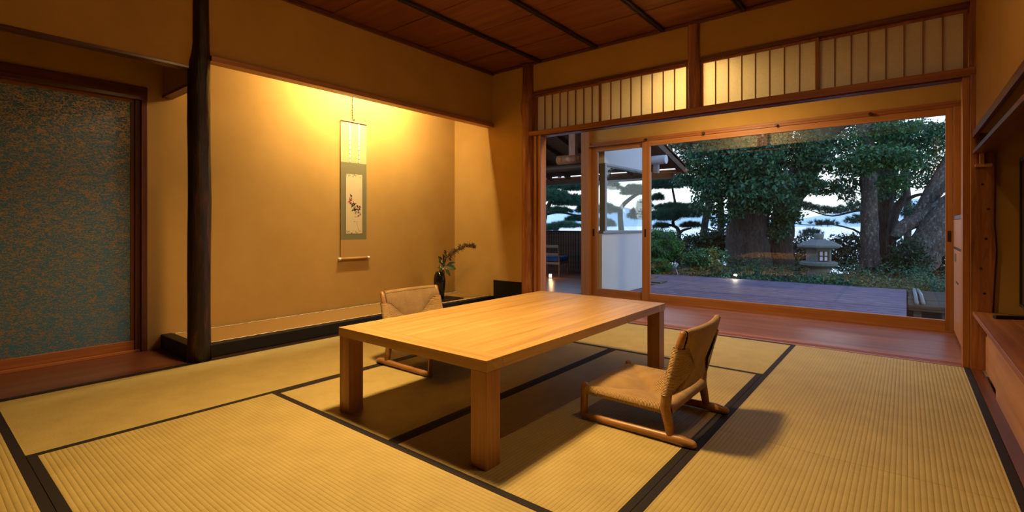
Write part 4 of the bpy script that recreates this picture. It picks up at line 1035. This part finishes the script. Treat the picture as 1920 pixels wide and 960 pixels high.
tree('background_tree', 'dense dark tree crown filling the distance behind the massive trunk', 'tree', (1350, 470, 14),
     [([(1350, 480, 14), (1352, 400, 14), (1346, 330, 14), (1350, 230, 14)], [6, 6, 6, 5])],
     [C(1330, 280, 13.5, 60, 45, 2600), C(1270, 262, 13.5, 40, 22, 900), C(1410, 310, 13.5, 60, 45, 2200), C(1480, 325, 13.5, 36, 30, 800), C(1340, 350, 13.8, 45, 28, 900), C(1350, 240, 13.5, 80, 22, 1300)], M['bark_dark'], M['leaf_dark'], .10, 27)
tree('background_tree', 'dark tree crown in the distance behind the lichen-patched straight trunk', 'tree', (1690, 470, 14),
     [([(1700, 480, 14), (1702, 400, 14), (1698, 330, 14), (1700, 230, 14)], [6, 6, 6, 5])],
     [C(1590, 310, 13.5, 28, 30, 450), C(1660, 300, 13.5, 50, 45, 1500), C(1720, 260, 13.5, 55, 32, 700), C(1650, 370, 13.7, 34, 26, 800), C(1600, 240, 13.5, 60, 20, 1000)], M['bark_dark'], M['leaf_dark'], .10, 28)
# pines
def pine(label, base, limbs, pads, seed, name='pine_tree'):
    t_ = empty(name, tuple(at(*base)), label, 'tree', 'black pines by the lake'); random.seed(seed); mb = MB()
    for pts, rads in limbs: limb(mb, pts, rads, 8)
    mb.build('trunk', M['bark_dark'], t_, smooth=True)
    needles('needle_pads', pads, t_, seed); return t_
pine('layered black pine with flat needle pads above the round clipped shrubs', (1272, 500, 13.5),
     [([(1272, 500, 13.5), (1272, 460, 13.5), (1273, 435, 13.5), (1266, 425, 13.5), (1252, 422, 13.5), (1240, 428, 13.5)], [5, 4.5, 4, 3, 2, 1.2]), ([(1273, 440, 13.5), (1280, 432, 13.5), (1296, 428, 13.5)], [3.4, 2.6, 1.4]), ([(1264, 426, 13.5), (1262, 414, 13.5), (1270, 404, 13.5), (1262, 360, 13.5), (1258, 330, 13.5)], [3, 3, 2.6, 2, 1.5]),
      ([(1317, 470, 13), (1320, 430, 13), (1328, 385, 13), (1335, 340, 13)], [7, 6.5, 6, 5])],
     [C(1240, 408, 13.3, 28, 13, 420), C(1275, 402, 13.3, 34, 14, 520), C(1262, 390, 13.6, 36, 8, 300), C(1296, 424, 13.4, 18, 6, 120), C(1242, 348, 13.4, 34, 14, 480), C(1280, 345, 13.6, 30, 13, 360), C(1240, 425, 13.5, 14, 5, 90), C(1300, 395, 13.6, 22, 12, 240), C(1232, 372, 13.8, 12, 8, 80)], 31)
pine('broad black pine framed by the open doorway over the sunroom wall', (1035, 470, 14.5),
     [([(1020, 480, 14.5), (1019, 430, 14.5), (1022, 400, 14.5), (1035, 372, 14.5), (1050, 330, 14.5)], [7, 6, 5, 4, 3]), ([(1020, 402, 14.5), (1050, 398, 14.5), (1085, 404, 14.5), (1120, 400, 14.5)], [3, 2.2, 1.6, 1])],
     [C(1035, 372, 14.3, 36, 16, 640), C(1072, 380, 14.4, 34, 14, 520), C(1040, 350, 14.6, 44, 12, 480), C(1082, 352, 14.6, 26, 14, 360), C(1045, 396, 14.4, 28, 6, 180), C(1080, 412, 14.4, 22, 6, 160), C(1058, 424, 14.2, 34, 6, 220), C(1095, 395, 14.4, 16, 10, 120), C(1030, 430, 14.2, 20, 6, 120)], 32)
pine('black pine seen through the sunroom windows, with a crooked limb', (1165, 500, 15.5),
     [([(1165, 500, 15.5), (1165, 440, 15.5), (1163, 400, 15.5), (1168, 385, 15.5), (1185, 370, 15.5), (1200, 362, 15.5)], [6, 6, 5, 4, 3.4, 2.4])],
     [C(1188, 360, 15.3, 24, 12, 320), C(1135, 395, 15.3, 24, 12, 260), C(1130, 420, 15.2, 22, 10, 220), C(1195, 405, 15.3, 16, 14, 200), C(1150, 352, 15.4, 14, 10, 110), C(1208, 385, 15.3, 14, 10, 120), C(1128, 345, 15.4, 14, 6, 70)], 33)
pine('sparse pine branch hanging over the lake behind the stone lantern', (1700, 470, 13.5),
     [([(1706, 500, 13.5), (1700, 440, 13.5), (1660, 400, 13.5), (1610, 395, 13.6), (1560, 405, 13.6), (1515, 393, 13.6)], [4, 4, 3, 2, 1.4, .8]), ([(1600, 430, 13.6), (1560, 421, 13.6), (1515, 422, 13.6), (1485, 418, 13.6)], [1.6, 1.2, .9, .6]), ([(1640, 480, 13.5), (1630, 450, 13.5), (1600, 430, 13.6)], [3, 2.4, 1.8])],
     [C(1530, 392, 13.5, 26, 6, 60), C(1560, 398, 13.5, 24, 8, 70), C(1600, 392, 13.5, 26, 12, 90), C(1545, 420, 13.5, 24, 6, 50), C(1520, 440, 13.4, 20, 10, 80), C(1605, 415, 13.5, 16, 10, 60), C(1715, 400, 13.5, 22, 14, 120), C(1510, 385, 13.5, 16, 5, 40)], 34)

# shrubs
def shrub(name, label, cat, u, v, d, clumps, mat_, size, seed, core=0, **k):
    c = at(u, v, d); s_ = empty(name, (c.x, c.y, -.13), label, cat, 'garden shrubs'); random.seed(seed)
    mb = MB()
    for _ in range(5):
        a = random.uniform(0, 6.28); mb.tube([(c.x, c.y, -.15), (c.x + .1 * math.cos(a), c.y + .1 * math.sin(a), .1), (c.x + .25 * math.cos(a), c.y + .2 * math.sin(a), min(.35, c.z))], [.02, .014, .006], 6)
    mb.build('stems', M['bark_dark'], s_)
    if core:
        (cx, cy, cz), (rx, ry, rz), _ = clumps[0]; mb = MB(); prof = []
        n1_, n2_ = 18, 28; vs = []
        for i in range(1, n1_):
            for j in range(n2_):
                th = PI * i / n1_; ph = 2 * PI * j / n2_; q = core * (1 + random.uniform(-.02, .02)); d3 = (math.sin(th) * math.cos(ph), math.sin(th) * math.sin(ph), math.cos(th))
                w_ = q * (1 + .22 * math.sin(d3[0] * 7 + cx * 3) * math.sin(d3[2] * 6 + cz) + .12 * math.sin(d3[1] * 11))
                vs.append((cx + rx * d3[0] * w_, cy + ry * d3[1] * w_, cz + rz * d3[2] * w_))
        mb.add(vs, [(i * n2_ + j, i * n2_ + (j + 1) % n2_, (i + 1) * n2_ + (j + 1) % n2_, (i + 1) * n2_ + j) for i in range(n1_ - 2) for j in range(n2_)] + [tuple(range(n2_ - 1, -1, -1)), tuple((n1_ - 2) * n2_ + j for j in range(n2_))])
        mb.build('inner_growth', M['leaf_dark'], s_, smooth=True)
    leaf_mesh('foliage', clumps, size, mat_, s_, seed=seed, **k); return s_
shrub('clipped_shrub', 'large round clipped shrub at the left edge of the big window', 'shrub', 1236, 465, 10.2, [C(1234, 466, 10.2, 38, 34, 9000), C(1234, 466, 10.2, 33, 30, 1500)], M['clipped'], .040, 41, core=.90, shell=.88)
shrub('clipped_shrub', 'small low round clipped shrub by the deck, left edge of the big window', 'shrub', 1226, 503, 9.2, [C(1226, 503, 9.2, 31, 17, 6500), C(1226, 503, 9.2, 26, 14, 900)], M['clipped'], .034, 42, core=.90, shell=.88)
shrub('leafy_shrub', 'bright green loose-leafed bush between the clipped shrubs and the massive trunk', 'shrub', 1312, 486, 9.9, [C(1300, 484, 9.7, 32, 14, 900), C(1330, 476, 9.9, 32, 13, 800), C(1318, 494, 9.7, 34, 13, 700), C(1345, 490, 9.8, 16, 12, 250)], M['leaf_light'], .065, 43, flat=.5, droop=.15)
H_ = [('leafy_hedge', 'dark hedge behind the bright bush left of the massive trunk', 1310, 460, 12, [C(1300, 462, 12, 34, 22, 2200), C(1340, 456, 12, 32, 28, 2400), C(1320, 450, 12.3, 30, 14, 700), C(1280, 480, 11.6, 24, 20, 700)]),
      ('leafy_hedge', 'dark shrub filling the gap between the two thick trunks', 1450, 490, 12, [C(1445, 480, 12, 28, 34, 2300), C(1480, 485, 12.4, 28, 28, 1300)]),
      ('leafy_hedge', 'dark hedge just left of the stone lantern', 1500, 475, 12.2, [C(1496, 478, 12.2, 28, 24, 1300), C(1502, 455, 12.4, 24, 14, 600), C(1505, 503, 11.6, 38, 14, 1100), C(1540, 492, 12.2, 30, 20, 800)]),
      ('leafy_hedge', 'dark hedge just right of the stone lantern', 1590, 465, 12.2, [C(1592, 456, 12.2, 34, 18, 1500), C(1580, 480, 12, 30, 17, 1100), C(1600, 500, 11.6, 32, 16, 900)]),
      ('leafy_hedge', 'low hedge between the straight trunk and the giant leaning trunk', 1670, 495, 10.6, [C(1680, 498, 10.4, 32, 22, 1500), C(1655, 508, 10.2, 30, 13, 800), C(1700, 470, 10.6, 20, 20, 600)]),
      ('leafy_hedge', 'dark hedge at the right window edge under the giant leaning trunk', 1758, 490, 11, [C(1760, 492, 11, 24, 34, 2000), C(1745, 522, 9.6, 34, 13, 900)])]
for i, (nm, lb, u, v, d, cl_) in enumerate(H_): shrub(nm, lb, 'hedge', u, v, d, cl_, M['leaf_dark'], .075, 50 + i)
# low planting along the deck edge: too many sprigs to count
cl_ = []
random.seed(6)
for i in range(170):
    x = random.uniform(-5.5, 1.6); y = 8.86 + random.random() ** 1.6 * 2.2; h = random.uniform(.06, .13) + (y - 8.86) * .07
    cl_.append(((x, y, -.10 + h * .5), (.2, .16, h), 120))
g = leaf_mesh('ground_cover', cl_, .045, M['leaf'], None, seed=61, flat=.2, droop=-.2)
tag(g, 'low leafy ground cover growing along the far edge of the deck', 'plants', kind='stuff')
rng = random.Random(8); mb = MB()
for i in range(900):
    x = rng.uniform(-1.6, .6); y = 8.82 + rng.random() * .35; h = rng.uniform(.05, .14); a = rng.uniform(-.06, .06); b = rng.uniform(-.05, .03)
    mb.add([(x - .003, y, -.13), (x + .003, y, -.13), (x + a * .5 + .002, y + b * .5, -.13 + h * .7), (x + a, y + b, -.13 + h * .95)], [(0, 1, 2), (0, 2, 3)])
tag(mb.build('grass_tufts', M['leaf_light']), 'thin pale grass blades along the deck edge right of the stone lantern', 'grass', kind='stuff')
